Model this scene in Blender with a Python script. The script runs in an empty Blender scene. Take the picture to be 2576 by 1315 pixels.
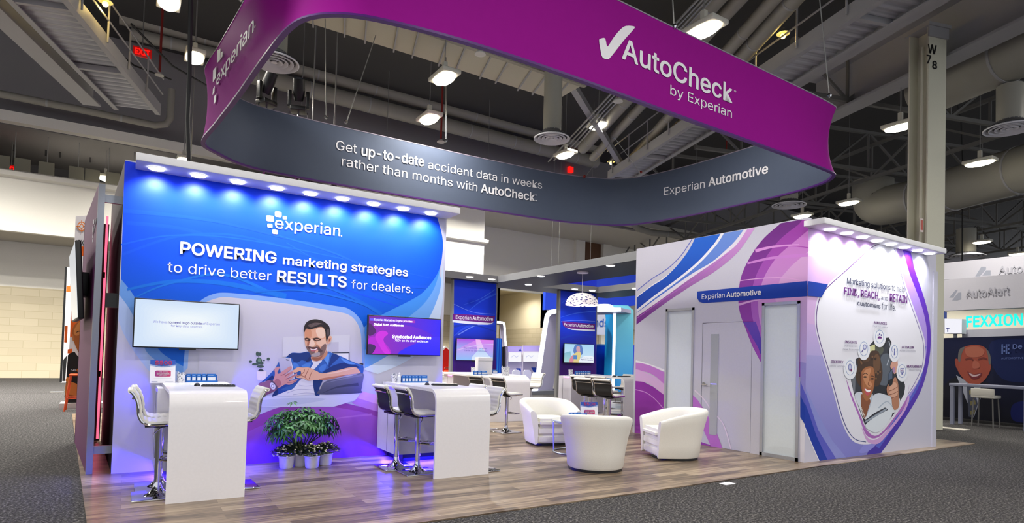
import bpy, bmesh, math, random
import numpy as np
from mathutils import Vector, Matrix, geometry
random.seed(7)
S = bpy.context.scene
COL = S.collection
R = math.radians
# ---------------------------------------------------------------- camera
F, YAW, PIT, ROL, CY, H = 1514.6, R(32.518), R(1.4993), R(1.6174), 850.34, 1.52
fw = Vector((math.cos(PIT)*math.sin(YAW), math.cos(PIT)*math.cos(YAW), math.sin(PIT)))
_r = Vector((math.cos(YAW), -math.sin(YAW), 0)); _u = _r.cross(fw)
cr = _r*math.cos(ROL)+_u*math.sin(ROL); cu = _u*math.cos(ROL)-_r*math.sin(ROL)
cam = bpy.data.objects.new('camera', bpy.data.cameras.new('camera')); COL.objects.link(cam)
cam.matrix_world = Matrix(((cr.x, cu.x, -fw.x, 0), (cr.y, cu.y, -fw.y, 0), (cr.z, cu.z, -fw.z, H), (0, 0, 0, 1)))
cam.data.sensor_width = 36; cam.data.sensor_fit = 'HORIZONTAL'; cam.data.lens = 36*F/2576
cam.data.shift_y = (CY-657.5)/2576; cam.data.clip_end = 300
S.camera = cam
S.view_settings.view_transform = 'Standard'; S.view_settings.look = 'None'
S.view_settings.exposure = 0.0; S.view_settings.gamma = 1.0; S.view_settings.use_curve_mapping = False
S.cycles.max_bounces = 6; S.cycles.diffuse_bounces = 3; S.cycles.glossy_bounces = 3; S.cycles.transmission_bounces = 4
S.cycles.sample_clamp_indirect = 4.0; S.cycles.caustics_reflective = False; S.cycles.caustics_refractive = False
w = bpy.data.worlds.new('hall_air'); S.world = w; w.use_nodes = True
w.node_tree.nodes['Background'].inputs[0].default_value = (0.93, 0.95, 1.0, 1)
w.node_tree.nodes['Background'].inputs[1].default_value = 0.95
BAY_POWER = 240.0
# ---------------------------------------------------------------- survey helpers: where a sight line meets a plane of the hall
EYE = Vector((0, 0, H))
def ray(px, py): return fw+cr*((px-1288)/F)-cu*((py-CY)/F)
def FZ(px, py, z=0.0):
    d = ray(px, py); return EYE+d*((z-H)/d.z)
def FX(px, py, x):
    d = ray(px, py); return EYE+d*(x/d.x)
def FY(px, py, y):
    d = ray(px, py); return EYE+d*(y/d.y)
# ---------------------------------------------------------------- colours and materials
def lin(h):
    h = h.lstrip('#'); v = [int(h[i:i+2], 16)/255 for i in (0, 2, 4)]
    return tuple(x/12.92 if x <= 0.04045 else ((x+0.055)/1.055)**2.4 for x in v)
_M = {}
def mat(name, col, rough=0.5, metal=0.0, emit=0.0, ecol=None, bump=0.0, scale=40.0, vary=0.04, coat=0.0):
    if name in _M: return _M[name]
    m = bpy.data.materials.new(name); m.use_nodes = True; nt = m.node_tree; b = nt.nodes['Principled BSDF']
    c = lin(col)
    b.inputs['Roughness'].default_value = rough; b.inputs['Metallic'].default_value = metal
    if coat: b.inputs['Coat Weight'].default_value = coat
    b.inputs['Base Color'].default_value = (*c, 1)
    if emit:
        b.inputs['Emission Color'].default_value = (*lin(ecol or col), 1); b.inputs['Emission Strength'].default_value = emit
    elif vary or bump:
        tc = nt.nodes.new('ShaderNodeTexCoord'); n = nt.nodes.new('ShaderNodeTexNoise'); n.inputs['Scale'].default_value = scale; n.inputs['Detail'].default_value = 3
        nt.links.new(tc.outputs['Object'], n.inputs['Vector'])
        mx = nt.nodes.new('ShaderNodeMix'); mx.data_type = 'RGBA'
        mx.inputs[6].default_value = (*[x*(1-vary) for x in c], 1); mx.inputs[7].default_value = (*[min(1, x*(1+vary)) for x in c], 1)
        nt.links.new(n.outputs['Fac'], mx.inputs[0]); nt.links.new(mx.outputs[2], b.inputs['Base Color'])
        if bump:
            bp = nt.nodes.new('ShaderNodeBump'); bp.inputs['Strength'].default_value = bump; bp.inputs['Distance'].default_value = 0.01
            nt.links.new(n.outputs['Fac'], bp.inputs['Height']); nt.links.new(bp.outputs['Normal'], b.inputs['Normal'])
    _M[name] = m; return m
def node_mat(name, rough):
    m = bpy.data.materials.new(name); m.use_nodes = True; nt = m.node_tree; b = nt.nodes['Principled BSDF']; b.inputs['Roughness'].default_value = rough
    if rough > .5: b.inputs['Specular IOR Level'].default_value = .25
    _M[name] = m; return m, nt, b
def ramp(nt, stops):
    r = nt.nodes.new('ShaderNodeValToRGB'); e = r.color_ramp.elements
    while len(e) < len(stops): e.new(0.5)
    for i, (p, c) in enumerate(stops): e[i].position = p; e[i].color = (*lin(c), 1)
    return r
def make_print(name, emit=0.0, rough=0.55):
    m, nt, b = node_mat(name, rough); a = nt.nodes.new('ShaderNodeVertexColor'); a.layer_name = 'ink'
    if emit:
        b.inputs['Base Color'].default_value = (0.01, 0.01, 0.012, 1); nt.links.new(a.outputs['Color'], b.inputs['Emission Color']); b.inputs['Emission Strength'].default_value = emit
    else: nt.links.new(a.outputs['Color'], b.inputs['Base Color'])
    return m
INK = make_print('printed_ink', 0, .5); INK.node_tree.nodes['Principled BSDF'].inputs['Specular IOR Level'].default_value = .28; SCREEN = make_print('lit_screen', 0.95, 0.2)
def carpet_mat():
    m, nt, b = node_mat('charcoal_carpet', 0.95); L = nt.links.new
    tc = nt.nodes.new('ShaderNodeTexCoord'); n = nt.nodes.new('ShaderNodeTexNoise'); n.inputs['Scale'].default_value = 42; n.inputs['Detail'].default_value = 6; n.inputs['Roughness'].default_value = 0.75
    L(tc.outputs['Object'], n.inputs['Vector'])
    r = ramp(nt, [(0.40, '#0e0d0f'), (0.52, '#383738'), (0.64, '#85827f')]); L(n.outputs['Fac'], r.inputs[0]); L(r.outputs[0], b.inputs['Base Color'])
    bp = nt.nodes.new('ShaderNodeBump'); bp.inputs['Strength'].default_value = 0.4; bp.inputs['Distance'].default_value = 0.01; L(n.outputs['Fac'], bp.inputs['Height']); L(bp.outputs['Normal'], b.inputs['Normal'])
    return m
def plank_mat():
    m, nt, b = node_mat('vinyl_planks', 0.32); L = nt.links.new
    tc = nt.nodes.new('ShaderNodeTexCoord')
    br = nt.nodes.new('ShaderNodeTexBrick'); br.offset = 0.37; br.inputs['Scale'].default_value = 1.0; br.inputs['Brick Width'].default_value = 1.25; br.inputs['Row Height'].default_value = 0.152
    br.inputs['Mortar Size'].default_value = 0.0025; br.inputs['Color1'].default_value = (0, 0, 0, 1); br.inputs['Color2'].default_value = (1, 1, 1, 1); br.inputs['Mortar'].default_value = (0.25, 0.25, 0.25, 1)
    L(tc.outputs['Object'], br.inputs['Vector'])
    mp = nt.nodes.new('ShaderNodeMapping'); mp.inputs['Scale'].default_value = (0.9, 17, 1); L(tc.outputs['Object'], mp.inputs['Vector'])
    n = nt.nodes.new('ShaderNodeTexNoise'); n.inputs['Scale'].default_value = 1.6; n.inputs['Detail'].default_value = 5; n.inputs['Roughness'].default_value = 0.62; L(mp.outputs[0], n.inputs['Vector'])
    ad = nt.nodes.new('ShaderNodeMath'); ad.operation = 'MULTIPLY_ADD'; ad.inputs[1].default_value = 0.34; L(br.outputs['Color'], ad.inputs[0])
    sb = nt.nodes.new('ShaderNodeMath'); sb.operation = 'MULTIPLY_ADD'; sb.inputs[1].default_value = 1.0; sb.inputs[2].default_value = -0.17; L(n.outputs['Fac'], sb.inputs[0]); L(sb.outputs[0], ad.inputs[2])
    r = ramp(nt, [(0.22, '#40362e'), (0.40, '#6b5a4a'), (0.56, '#917e68'), (0.78, '#b6a58e')]); L(ad.outputs[0], r.inputs[0])
    L(r.outputs[0], b.inputs['Base Color']); return m
def tile_mat(name, c1, c2, mo, bw, rh):
    m, nt, b = node_mat(name, 0.6); L = nt.links.new
    tc = nt.nodes.new('ShaderNodeTexCoord'); sx = nt.nodes.new('ShaderNodeSeparateXYZ'); cx = nt.nodes.new('ShaderNodeCombineXYZ')
    L(tc.outputs['Object'], sx.inputs[0]); a = nt.nodes.new('ShaderNodeMath'); L(sx.outputs[0], a.inputs[0]); L(sx.outputs[1], a.inputs[1]); L(a.outputs[0], cx.inputs[0]); L(sx.outputs[2], cx.inputs[1])
    br = nt.nodes.new('ShaderNodeTexBrick'); br.inputs['Scale'].default_value = 1; br.inputs['Brick Width'].default_value = bw; br.inputs['Row Height'].default_value = rh; br.inputs['Mortar Size'].default_value = 0.012
    br.inputs['Color1'].default_value = (*lin(c1), 1); br.inputs['Color2'].default_value = (*lin(c2), 1); br.inputs['Mortar'].default_value = (*lin(mo), 1)
    L(cx.outputs[0], br.inputs['Vector']); L(br.outputs['Color'], b.inputs['Base Color']); return m
def corrugated_mat():
    m, nt, b = node_mat('galvanised_deck', 0.45); L = nt.links.new; b.inputs['Metallic'].default_value = 0.15
    n = nt.nodes.new('ShaderNodeTexNoise'); n.inputs['Scale'].default_value = 2.0; n.inputs['Detail'].default_value = 4
    r = ramp(nt, [(0.3, '#9b9ea4'), (0.7, '#d3d5da')]); L(n.outputs['Fac'], r.inputs[0]); L(r.outputs[0], b.inputs['Base Color']); return m
CARPET, PLANK, DECK = carpet_mat(), plank_mat(), corrugated_mat()
TILE = tile_mat('stone_tile', '#bdb298', '#c6bba1', '#b3a88c', 0.9, 0.3)
WHITE = mat('white_laminate', '#efedf2', 0.28, coat=0.3); LEATHER = mat('white_leatherette', '#f3f1ea', 0.38, bump=0.12, scale=90)
CHROME = mat('chrome', '#d8d9de', 0.06, 1.0, vary=0); BLACKF = mat('black_mesh', '#101013', 0.6); BLACK = mat('black_plastic', '#0c0d10', 0.4)
PANEL = mat('white_panel', '#c8c7d8', 0.5); GREYM = mat('grey_metal', '#7f838c', 0.4, 0.3); CANGREY = mat('canopy_grey', '#85878b', 0.5); CANDARK = mat('canopy_underside', '#0a0a18', 0.5)
STEEL = mat('painted_steel', '#a3a3a6', 0.55); STEELD = mat('dark_steel', '#6b6a68', 0.6); DUCT = mat('duct_paint', '#98968c', 0.55); PIPE = mat('pipe_paint', '#97948b', 0.55)
DARK = mat('dark_ceiling', '#3a393a', 0.8); WALLW = mat('white_plaster', '#e9e6dc', 0.7); WALLD = mat('dark_plaster', '#858285', 0.8); SOFFIT = mat('soffit_plaster', '#b9b5ac', 0.8)
RED = mat('red_paint', '#7c1712', 0.5); WIRE = mat('wire', '#9a9a98', 0.4, 0.6); CABLE = mat('black_cable', '#141416', 0.6); BEIGEC = mat('beige_column', '#d8d6c2', 0.55)
LED = mat('led_white', '#ffffff', emit=9.0, ecol='#f4f6ff'); BAYL = mat('bay_lens', '#ffffff', emit=22.0, ecol='#fff3d6'); AMBER = mat('amber_bulb', '#ffffff', emit=14.0, ecol='#ffc23a')
EXITR = mat('exit_red', '#ff1812', emit=1.3); BLUELED = mat('blue_led', '#3a30ff', emit=6.0); PINKLED = mat('pink_led', '#ff7ad8', emit=4.0); REDLED = mat('red_led', '#ff5a78', emit=1.9)
# ---------------------------------------------------------------- mesh builder
class MB:
    def __init__(s): s.v, s.f, s.m = [], [], []
    def add(s, vs, fs, m=0):
        o = len(s.v); s.v += [tuple(p) for p in vs]; s.f += [tuple(i+o for i in q) for q in fs]; s.m += [m]*len(fs); return s
    def box(s, x0, x1, y0, y1, z0, z1, m=0, bev=0.0):
        if not bev:
            return s.add([(x, y, z) for x in (x0, x1) for y in (y0, y1) for z in (z0, z1)], [(0, 1, 3, 2), (4, 6, 7, 5), (0, 4, 5, 1), (2, 3, 7, 6), (0, 2, 6, 4), (1, 5, 7, 3)], m)
        b = bmesh.new(); bmesh.ops.create_cube(b, size=1)
        for q in b.verts: q.co = Vector(((x0+x1)/2+q.co.x*(x1-x0), (y0+y1)/2+q.co.y*(y1-y0), (z0+z1)/2+q.co.z*(z1-z0)))
        bmesh.ops.bevel(b, geom=b.edges[:], offset=bev, segments=3, profile=0.5, affect='EDGES')
        return s.bm(b, m)
    def bm(s, b, m=0):
        b.verts.index_update(); s.add([q.co[:] for q in b.verts], [[q.index for q in f.verts] for f in b.faces], m); b.free(); return s
    def obox(s, p0, p1, wid, hgt, m=0, up=(0, 0, 1)):
        p0, p1 = Vector(p0), Vector(p1); d = (p1-p0).normalized(); u = Vector(up); sd = d.cross(u)
        if sd.length < 1e-4: sd = d.cross(Vector((0, 1, 0)))
        sd.normalize(); u = sd.cross(d)
        vs = [p+sd*a*wid/2+u*b*hgt/2 for p in (p0, p1) for a, b in ((-1, -1), (1, -1), (1, 1), (-1, 1))]
        return s.add(vs, [(0, 1, 2, 3), (7, 6, 5, 4), (0, 4, 5, 1), (1, 5, 6, 2), (2, 6, 7, 3), (3, 7, 4, 0)], m)
    def tube(s, pts, r, n=8, m=0, closed=False, caps=True):
        pts = [Vector(p) for p in pts]; k = len(pts); rr = r if hasattr(r, '__len__') else [r]*k; vs, up = [], None
        for i in range(k):
            a = pts[i-1] if (i or closed) else pts[i]; c = pts[(i+1) % k] if (i < k-1 or closed) else pts[i]
            d = (c-a).normalized()
            if up is None: up = d.orthogonal().normalized()
            up = (up-d*up.dot(d)).normalized(); sd = d.cross(up)
            vs += [pts[i]+(up*math.cos(t)+sd*math.sin(t))*rr[i] for t in (2*math.pi*j/n for j in range(n))]
        fs = [(i*n+j, i*n+(j+1) % n, ((i+1) % k)*n+(j+1) % n, ((i+1) % k)*n+j) for i in range(k if closed else k-1) for j in range(n)]
        if caps and not closed: fs += [tuple(range(n))[::-1], tuple((k-1)*n+j for j in range(n))]
        return s.add(vs, fs, m)
    def lathe(s, prof, n=24, c=(0, 0, 0), m=0, sx=1.0, sy=1.0, caps=True):
        k = len(prof); vs = [(c[0]+sx*r*math.cos(2*math.pi*j/n), c[1]+sy*r*math.sin(2*math.pi*j/n), c[2]+z) for r, z in prof for j in range(n)]
        fs = [(i*n+j, i*n+(j+1) % n, (i+1)*n+(j+1) % n, (i+1)*n+j) for i in range(k-1) for j in range(n)]
        if caps: fs += [tuple(range(n))[::-1], tuple((k-1)*n+j for j in range(n))]
        return s.add(vs, fs, m)
    def ball(s, c, r, m=0, n=10):
        r = r if hasattr(r, '__len__') else (r, r, r); k = max(4, n//2)
        vs = [(c[0], c[1], c[2]-r[2])]+[(c[0]+r[0]*math.sin(math.pi*i/k)*math.cos(2*math.pi*j/n), c[1]+r[1]*math.sin(math.pi*i/k)*math.sin(2*math.pi*j/n), c[2]-r[2]*math.cos(math.pi*i/k)) for i in range(1, k) for j in range(n)]+[(c[0], c[1], c[2]+r[2])]
        fs = [(0, 1+(j+1) % n, 1+j) for j in range(n)]+[(1+i*n+j, 1+i*n+(j+1) % n, 1+(i+1)*n+(j+1) % n, 1+(i+1)*n+j) for i in range(k-2) for j in range(n)]
        o = 1+(k-2)*n; fs += [(o+j, o+(j+1) % n, len(vs)-1) for j in range(n)]
        return s.add(vs, fs, m)
    def prism(s, a, b, m=0):        # a, b: matching outlines, bridged and capped
        n = len(a); tri = geometry.tessellate_polygon([[Vector(p) for p in a]])
        return s.add(list(a)+list(b), [tuple(t) for t in tri]+[tuple(i+n for i in t[::-1]) for t in tri]+[(i, (i+1) % n, (i+1) % n+n, i+n) for i in range(n)], m)
    def build(s, name, mats, parent=None, sharp=35, loc=None):
        me = bpy.data.meshes.new(name); me.from_pydata(s.v, [], s.f)
        ms = mats if isinstance(mats, (list, tuple)) else [mats]
        for q in ms: me.materials.append(q)
        me.polygons.foreach_set('material_index', s.m)
        b = bmesh.new(); b.from_mesh(me); bmesh.ops.recalc_face_normals(b, faces=b.faces[:]); b.to_mesh(me); b.free()
        me.polygons.foreach_set('use_smooth', [True]*len(me.polygons)); me.set_sharp_from_angle(angle=R(sharp)); me.update()
        o = bpy.data.objects.new(name, me); COL.objects.link(o)
        if parent is not None: o.parent = parent
        if loc is not None: o.location = loc
        return o
def tag(o, label, cat, group=None):
    o['label'] = label; o['category'] = cat
    if group: o['group'] = group
    return o
def thing(name, label, cat, loc=(0, 0, 0), rz=0.0, group=None):
    o = bpy.data.objects.new(name, None); COL.objects.link(o); o.location = loc; o.rotation_euler = (0, 0, rz); o.empty_display_size = 0.2
    return tag(o, label, cat, group)
def struct(name, mb, m): 
    o = mb.build(name, m); o['kind'] = 'structure'; return o
def copy_tree(o, parent=None):
    c = o.copy(); COL.objects.link(c)
    if parent is not None: c.parent = parent
    for ch in [q for q in COL.objects if q.parent == o]: copy_tree(ch, c)
    return c
def dup(src, loc, rz, label, group=None):
    c = copy_tree(src); c.location = loc; c.rotation_euler = (0, 0, rz); c['label'] = label
    if group: c['group'] = group
    return c
# ---------------------------------------------------------------- print and lettering
def smooth(pts, k=6, closed=True):
    out, n = [], len(pts); P = [Vector((p[0], p[1])) for p in pts]
    for i in range(n if closed else n-1):
        if closed: a, b, c, d = P[i-1], P[i], P[(i+1) % n], P[(i+2) % n]
        else: a, b, c, d = P[max(i-1, 0)], P[i], P[i+1], P[min(i+2, n-1)]
        for j in range(k):
            t = j/k; out.append(0.5*((2*b)+(c-a)*t+(2*a-5*b+4*c-d)*t*t+(3*b-a-3*c+d)*t**3))
    if not closed: out.append(P[-1])
    return [(p.x, p.y) for p in out]
def T(x0, y0, sc): return lambda pts: [(x0+x/sc, y0+y/sc) for x, y in pts]
def band(pts, wd, k=6):            # a brush stroke of the given width(s), as one outline
    c = smooth(pts, k, False); n = len(c); L, Rr = [], []
    for i, p in enumerate(c):
        a, b = Vector(c[max(i-1, 0)]), Vector(c[min(i+1, n-1)]); d = (b-a).normalized(); t = i/(n-1)
        q = (wd if not hasattr(wd, '__len__') else wd[0]*(1-t)+wd[1]*t)/2
        L.append((p[0]-d.y*q, p[1]+d.x*q)); Rr.append((p[0]+d.y*q, p[1]-d.x*q))
    return L+Rr[::-1]
def ell(cx, cy, rx, ry, n=24): return [(cx+rx*math.cos(2*math.pi*i/n), cy+ry*math.sin(2*math.pi*i/n)) for i in range(n)]
def art(name, parent, plane, nrm, layers, m=None, start=0.0006, step=0.0004, cut=None):
    """layers: (colour | (colour at top, colour at foot) | (c, c, 'x'), outline); each printed a hair above the one before."""
    mb, cols = MB(), []; nrm = Vector(nrm); off = Vector(parent.location) if parent is not None else Vector()
    for i, (c, pts) in enumerate(layers):
        W = [plane(*p)+nrm*(start+i*step)-off for p in pts]
        tri = geometry.tessellate_polygon([[Vector((p[0], p[1], 0)) for p in pts]])
        mb.add(W, [tuple(t) for t in tri])
        if isinstance(c, str): cc = [lin(c)]*len(pts)
        else:
            ax = 0 if len(c) > 2 else 1; v = [p[ax] for p in pts]; lo, hi = min(v), max(v); a, b = lin(c[0]), lin(c[1])
            cc = [tuple(a[k]+(b[k]-a[k])*(q-lo)/max(hi-lo, 1e-6) for k in range(3)) for q in v]
        cols += cc
    me = bpy.data.meshes.new(name); me.from_pydata(mb.v, [], mb.f); me.materials.append(m or INK)
    at = me.color_attributes.new('ink', 'FLOAT_COLOR', 'POINT'); at.data.foreach_set('color', [x for c in cols for x in (*c, 1.0)])
    b = bmesh.new(); b.from_mesh(me); b.normal_update()
    for f in b.faces:
        if f.normal.dot(nrm) < 0: f.normal_flip()
    b.to_mesh(me); b.free()
    o = bpy.data.objects.new(name, me); COL.objects.link(o)
    if parent is not None: o.parent = parent
    return o
try: FONT = bpy.data.fonts.load(bpy.utils.system_resource('DATAFILES', path='fonts')+'/Inter.woff2')
except Exception: FONT = None
def glyphs(s, bold=0.0):
    cu_ = bpy.data.curves.new('t', 'FONT'); cu_.body = s; cu_.resolution_u = 3
    if FONT: cu_.font = FONT
    o = bpy.data.objects.new('t', cu_); COL.objects.link(o); dg = bpy.context.evaluated_depsgraph_get(); dg.update()
    me = bpy.data.meshes.new_from_object(o.evaluated_get(dg)); V = [q.co.copy() for q in me.vertices]; Fs = [tuple(p.vertices) for p in me.polygons]
    bpy.data.objects.remove(o); bpy.data.curves.remove(cu_); bpy.data.meshes.remove(me)
    bold *= .62
    if bold > 0:
        n = len(V); sh = [(bold*math.cos(k*math.pi/4), bold*math.sin(k*math.pi/4)) for k in range(8)]
        Fs = Fs+[tuple(i+n*(k+1) for i in f) for k in range(8) for f in Fs]; V = V+[q+Vector((x, y, .0004*(k+1))) for k, (x, y) in enumerate(sh) for q in V]
    return V, Fs
_ref = {}
def refh(c):
    if c not in _ref: _ref[c] = max(q.y for q in glyphs(c)[0])
    return _ref[c]
def lettering(parent, plane, nrm, items, m, name='lettering', lift=0.02, snap=None):
    """items: (text, px baseline start, px baseline end, px y of the reference letter's top at the start, reference letter, boldness)"""
    mb = MB(); nrm = Vector(nrm); off = Vector(parent.location) if parent is not None else Vector()
    for s, a, b, ty, ref, bold in items:
        V, Fs = glyphs(s, bold)
        if not V: continue
        A, B, U = plane(*a), plane(*b), plane(a[0]+(a[1]-ty)*0.03, ty); x0, x1 = min(q.x for q in V), max(q.x for q in V)
        ex, ez = (B-A)/(x1-x0), (U-A)/refh(ref)
        ez = Vector((0, 0, ez.length)) if abs(nrm.z) < 0.5 else ez
        P = [A+ex*(q.x-x0)+ez*q.y for q in V]
        if snap: P = [snap(p) for p in P]
        P = [p+nrm*(lift+q.z) for p, q in zip(P, V)]
        mb.add([p-off for p in P], Fs)
    o = mb.build(name, m, parent); return o
TXW = mat('letter_white', '#f2f1f8', 0.5, vary=0); TXD = mat('letter_slate', '#3b3f5c', 0.5, vary=0); TXP = mat('letter_purple', '#6a1580', 0.5, vary=0); TXG = mat('letter_grey', '#85859a', 0.5, vary=0)
# ================================================================ THE HALL
struct('floor', MB().box(-45, 80, -15, 70, -0.1, 0), CARPET)
mb = MB(); o = [(-0.14, 4.93), (5, 4.93), (14.2, 5.13), (14.25, 15.6), (-0.93, 15.6)]
mb.prism([(x, y, 0.0) for x, y in o], [(x, y, 0.012) for x, y in o]); struct('booth_flooring', mb, PLANK)
struct('ceiling', MB().box(-45, 80, -15, 70, 13.5, 13.7), DARK)
XR = FY(1217, 650, 28).x; XB = FY(847, 500, 28).x; ZS = FY(1217, 568, 34).z
struct('wall_back', MB().box(-45, XR, 31, 31.3, 0, 3.65), TILE)
struct('wall_back_plaster', MB().box(-45, XR, 31.02, 31.3, 3.65, 5.6), WALLW)
struct('ceiling_soffit', MB().box(-45, XR, 28.05, 31, 5.45, 5.6), SOFFIT)
struct('wall_fascia', MB().box(-45, XR, 28, 28.3, 5.44, 7.44).box(XB, XR, 28.02, 28.3, 7.44, 11), WALLW)
struct('wall_return', MB().box(XR-0.3, XR, 28.3, 34, 0, 11), WALLW)
mb = MB(); pr = [(0, 0), (-0.25, 0.05), (-0.3, 0.2), (-0.1, 0.22), (0, 0.3)]
mb.prism([(-45, 28+a, 7.36+b) for a, b in pr], [(XR+0.12, 28+a, 7.36+b) for a, b in pr]); struct('trim_1', mb, WALLW)
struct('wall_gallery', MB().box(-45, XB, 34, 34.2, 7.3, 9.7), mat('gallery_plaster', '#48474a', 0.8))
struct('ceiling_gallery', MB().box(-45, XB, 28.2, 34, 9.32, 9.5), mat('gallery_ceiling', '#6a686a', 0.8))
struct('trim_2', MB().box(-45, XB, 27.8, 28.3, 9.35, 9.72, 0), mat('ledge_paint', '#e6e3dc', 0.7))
struct('wall_upper', MB().box(-45, 80, 28.3, 28.6, 9.7, 13.6), WALLD)
# the white recess beyond the fascia's end, with its alcove
a0, a1 = FY(1256, 800, 34).x, FY(1366, 800, 34).x; zt = FY(1300, 733, 34).z
mb = MB().box(XR, a0, 34, 34.3, 3.65, ZS).box(a1, 80, 34, 34.3, 3.65, ZS).box(a0, a1, 34, 34.3, zt, ZS)
struct('wall_recess', mb, WALLW); struct('wall_recess_tile', MB().box(XR, a0, 34, 34.3, 0, 3.65).box(a1, 80, 34, 34.3, 0, 3.65), TILE)
struct('ceiling_recess', MB().box(XR, 80, 27.6, 34.3, ZS, ZS+0.3), mat('recess_ceiling', '#cfcbc2', 0.8))
ALC = mat('alcove_plaster', '#d3c9ae', 0.8)
struct('wall_alcove', MB().box(a0-.3, a1+.3, 40, 40.3, 3.4, zt+.5).box(a0-.3, a0, 34, 40, 3.4, zt+.3).box(a1, a1+.3, 34, 40, 3.4, zt+.3).box(a0-.3, a1+.3, 34.3, 40, zt+.3, zt+.5), ALC)
struct('wall_alcove_tile', MB().box(a0-.3, a1+.3, 39.95, 40.3, 0, 3.4).box(a0-.3, a0, 34.3, 40, 0, 3.4).box(a1, a1+.3, 34.3, 40, 0, 3.4), TILE)
d0, d1 = FY(1471, 600, 33.9).x, FY(1512, 600, 33.9).x; zd = FY(1490, 594, 33.9).z
t = MB().box(d0, d1, 33.9, 34, 4.2, zd).build('door_1', mat('brown_panel', '#5d3a20', 0.5)); t['kind'] = 'structure'
struct('trim_3', MB().box(d0-.9, d0-.1, 33.7, 34, 0, ZS).box(d1+.1, d1+.9, 33.7, 34, 0, ZS), WALLW)
# ---------------------------------------------------------------- ceiling steel runs 17.5 degrees off the booth grid
TH = R(17.5); DD = Vector((math.sin(TH), math.cos(TH), 0)); EE = Vector((math.cos(TH), -math.sin(TH), 0))
def DE(t, e, z): return DD*t+EE*e+Vector((0, 0, z))
def ibeam(mb, t0, t1, e, z0, z1, fl=0.45, tf=0.06):
    mb.obox(DE(t0, e, z0+tf/2), DE(t1, e, z0+tf/2), fl, tf).obox(DE(t0, e, z1-tf/2), DE(t1, e, z1-tf/2), fl, tf); return mb.obox(DE(t0, e, (z0+z1)/2), DE(t1, e, (z0+z1)/2), 0.05, z1-z0-2*tf)
def catwalk(label, t0, t1, e0, e1, z, rails):
    c = thing('catwalk', label, 'catwalk', group='steel catwalks under the hall ceiling')
    mb = MB(); n = int((t1-t0)/0.14); vs = []
    for i in range(n+1):
        t = t0+i*0.14; zz = z+(0.05 if i % 2 else 0)
        for q in (0.0, 0.05): vs += [DE(t+q, e0, zz), DE(t+q, e1, zz)]
    mb.add(vs, [(2*i, 2*i+1, 2*i+3, 2*i+2) for i in range(2*n+1)]); mb.build('deck', DECK, c, sharp=10)
    for e in (e0, e1):
        mb = MB(); sg = 1 if e == e0 else -1
        mb.obox(DE(t0, e, z+.05), DE(t1, e, z+.05), .03, .34).obox(DE(t0, e+sg*.06, z-.12), DE(t1, e+sg*.06, z-.12), .14, .025).obox(DE(t0, e+sg*.06, z+.21), DE(t1, e+sg*.06, z+.21), .14, .025)
        mb.build('stringer', STEEL, c)
    k = t0+1
    while k < t1: MB().obox(DE(k, e0, z-.05), DE(k, e1, z-.05), .1, .14).build('cross_beam', STEEL, c); k += 3.2
    for e in rails:
        mb = MB(); k = t0
        for h in (0.55, 1.05): mb.tube([DE(t0, e, z+h), DE(t1, e, z+h)], .025, 6)
        while k < t1: mb.tube([DE(k, e, z), DE(k, e, z+1.08)], .025, 6); k += 1.5
        mb.build('railing', STEEL, c)
    return c
def te(p): return p.dot(DD), p.dot(EE)
c1 = catwalk('corrugated steel catwalk slanting down to the gallery wall near the red exit sign', 8, 21.5, -7.45, -6.15, 9.0, (-6.1,))
c2 = catwalk('corrugated steel catwalk with amber lamps passing behind the purple ring banner', 3, 23, 10.1, 11.15, 9.0, (10.05,))
mb = ibeam(MB(), 2, 21.6, -8.1, 8.95, 9.75, .5); tag(mb.build('ceiling_beam', STEEL), 'grey steel beam running alongside the catwalk above the gallery ledge', 'beam', 'steel beams')
mb = ibeam(MB(), -4, 16, 14.2, 9.12, 10.55, .6, .07); tag(mb.build('ceiling_beam', STEEL), 'deep grey steel beam passing just behind the lettered column', 'beam', 'steel beams')
mb = ibeam(MB(), -4, 16, 11.6, 9.1, 9.6, .35, .05); tag(mb.build('ceiling_beam', STEEL), 'slim grey steel beam between catwalk and deep beam', 'beam', 'steel beams')
# lettered column
pc = FY(2328, 600, 6.95); te_c = te(pc)
def CE(d, e, z): return DE(te_c[0]+d, te_c[1]+e, z)
k = thing('steel_column', 'pale steel column painted with a black W and 78', 'column', (pc.x, pc.y, 0))
def lbox(mb, d0, d1, e0, e1, z0, z1):
    off = Vector((pc.x, pc.y, 0)); P = lambda d, e, z: CE(d, e, z)-off
    return mb.add([P(d, e, z) for d in (d0, d1) for e in (e0, e1) for z in (z0, z1)], [(0, 1, 3, 2), (4, 6, 7, 5), (0, 4, 5, 1), (2, 3, 7, 6), (0, 2, 6, 4), (1, 5, 7, 3)])
mb = MB(); lbox(mb, -.27, -.23, -.27, .27, 0, 9.75); lbox(mb, .23, .27, -.27, .27, 0, 9.75); lbox(mb, -.23, .23, -.02, .02, 0, 9.75); mb.build('shaft', BEIGEC, k)
mb = MB(); lbox(mb, -.34, .34, -.34, .34, 9.7, 9.78); lbox(mb, -.31, -.27, -.3, .3, 9.45, 9.7); mb.build('cap_plate', STEEL, k)
mb = MB(); q = CE(-.05, -.2, 0)-Vector((pc.x, pc.y, 0)); mb.tube([q, q+Vector((0, 0, 9.3))], .04, 8); mb.build('conduit', BEIGEC, k)
cp = CE(-.275, 0, 0)
def colplane(px, py):
    d = ray(px, py); return EYE+d*((cp-EYE).dot(DD)/d.dot(DD))
lettering(k, colplane, -DD, [('W', (2333, 133), (2356, 137), 111, 'W', .03), ('7', (2330, 159), (2342, 161), 138, 'W', .03), ('8', (2345, 172), (2357, 174), 153, 'W', .03)], BLACK, 'lettering', .004)
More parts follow.
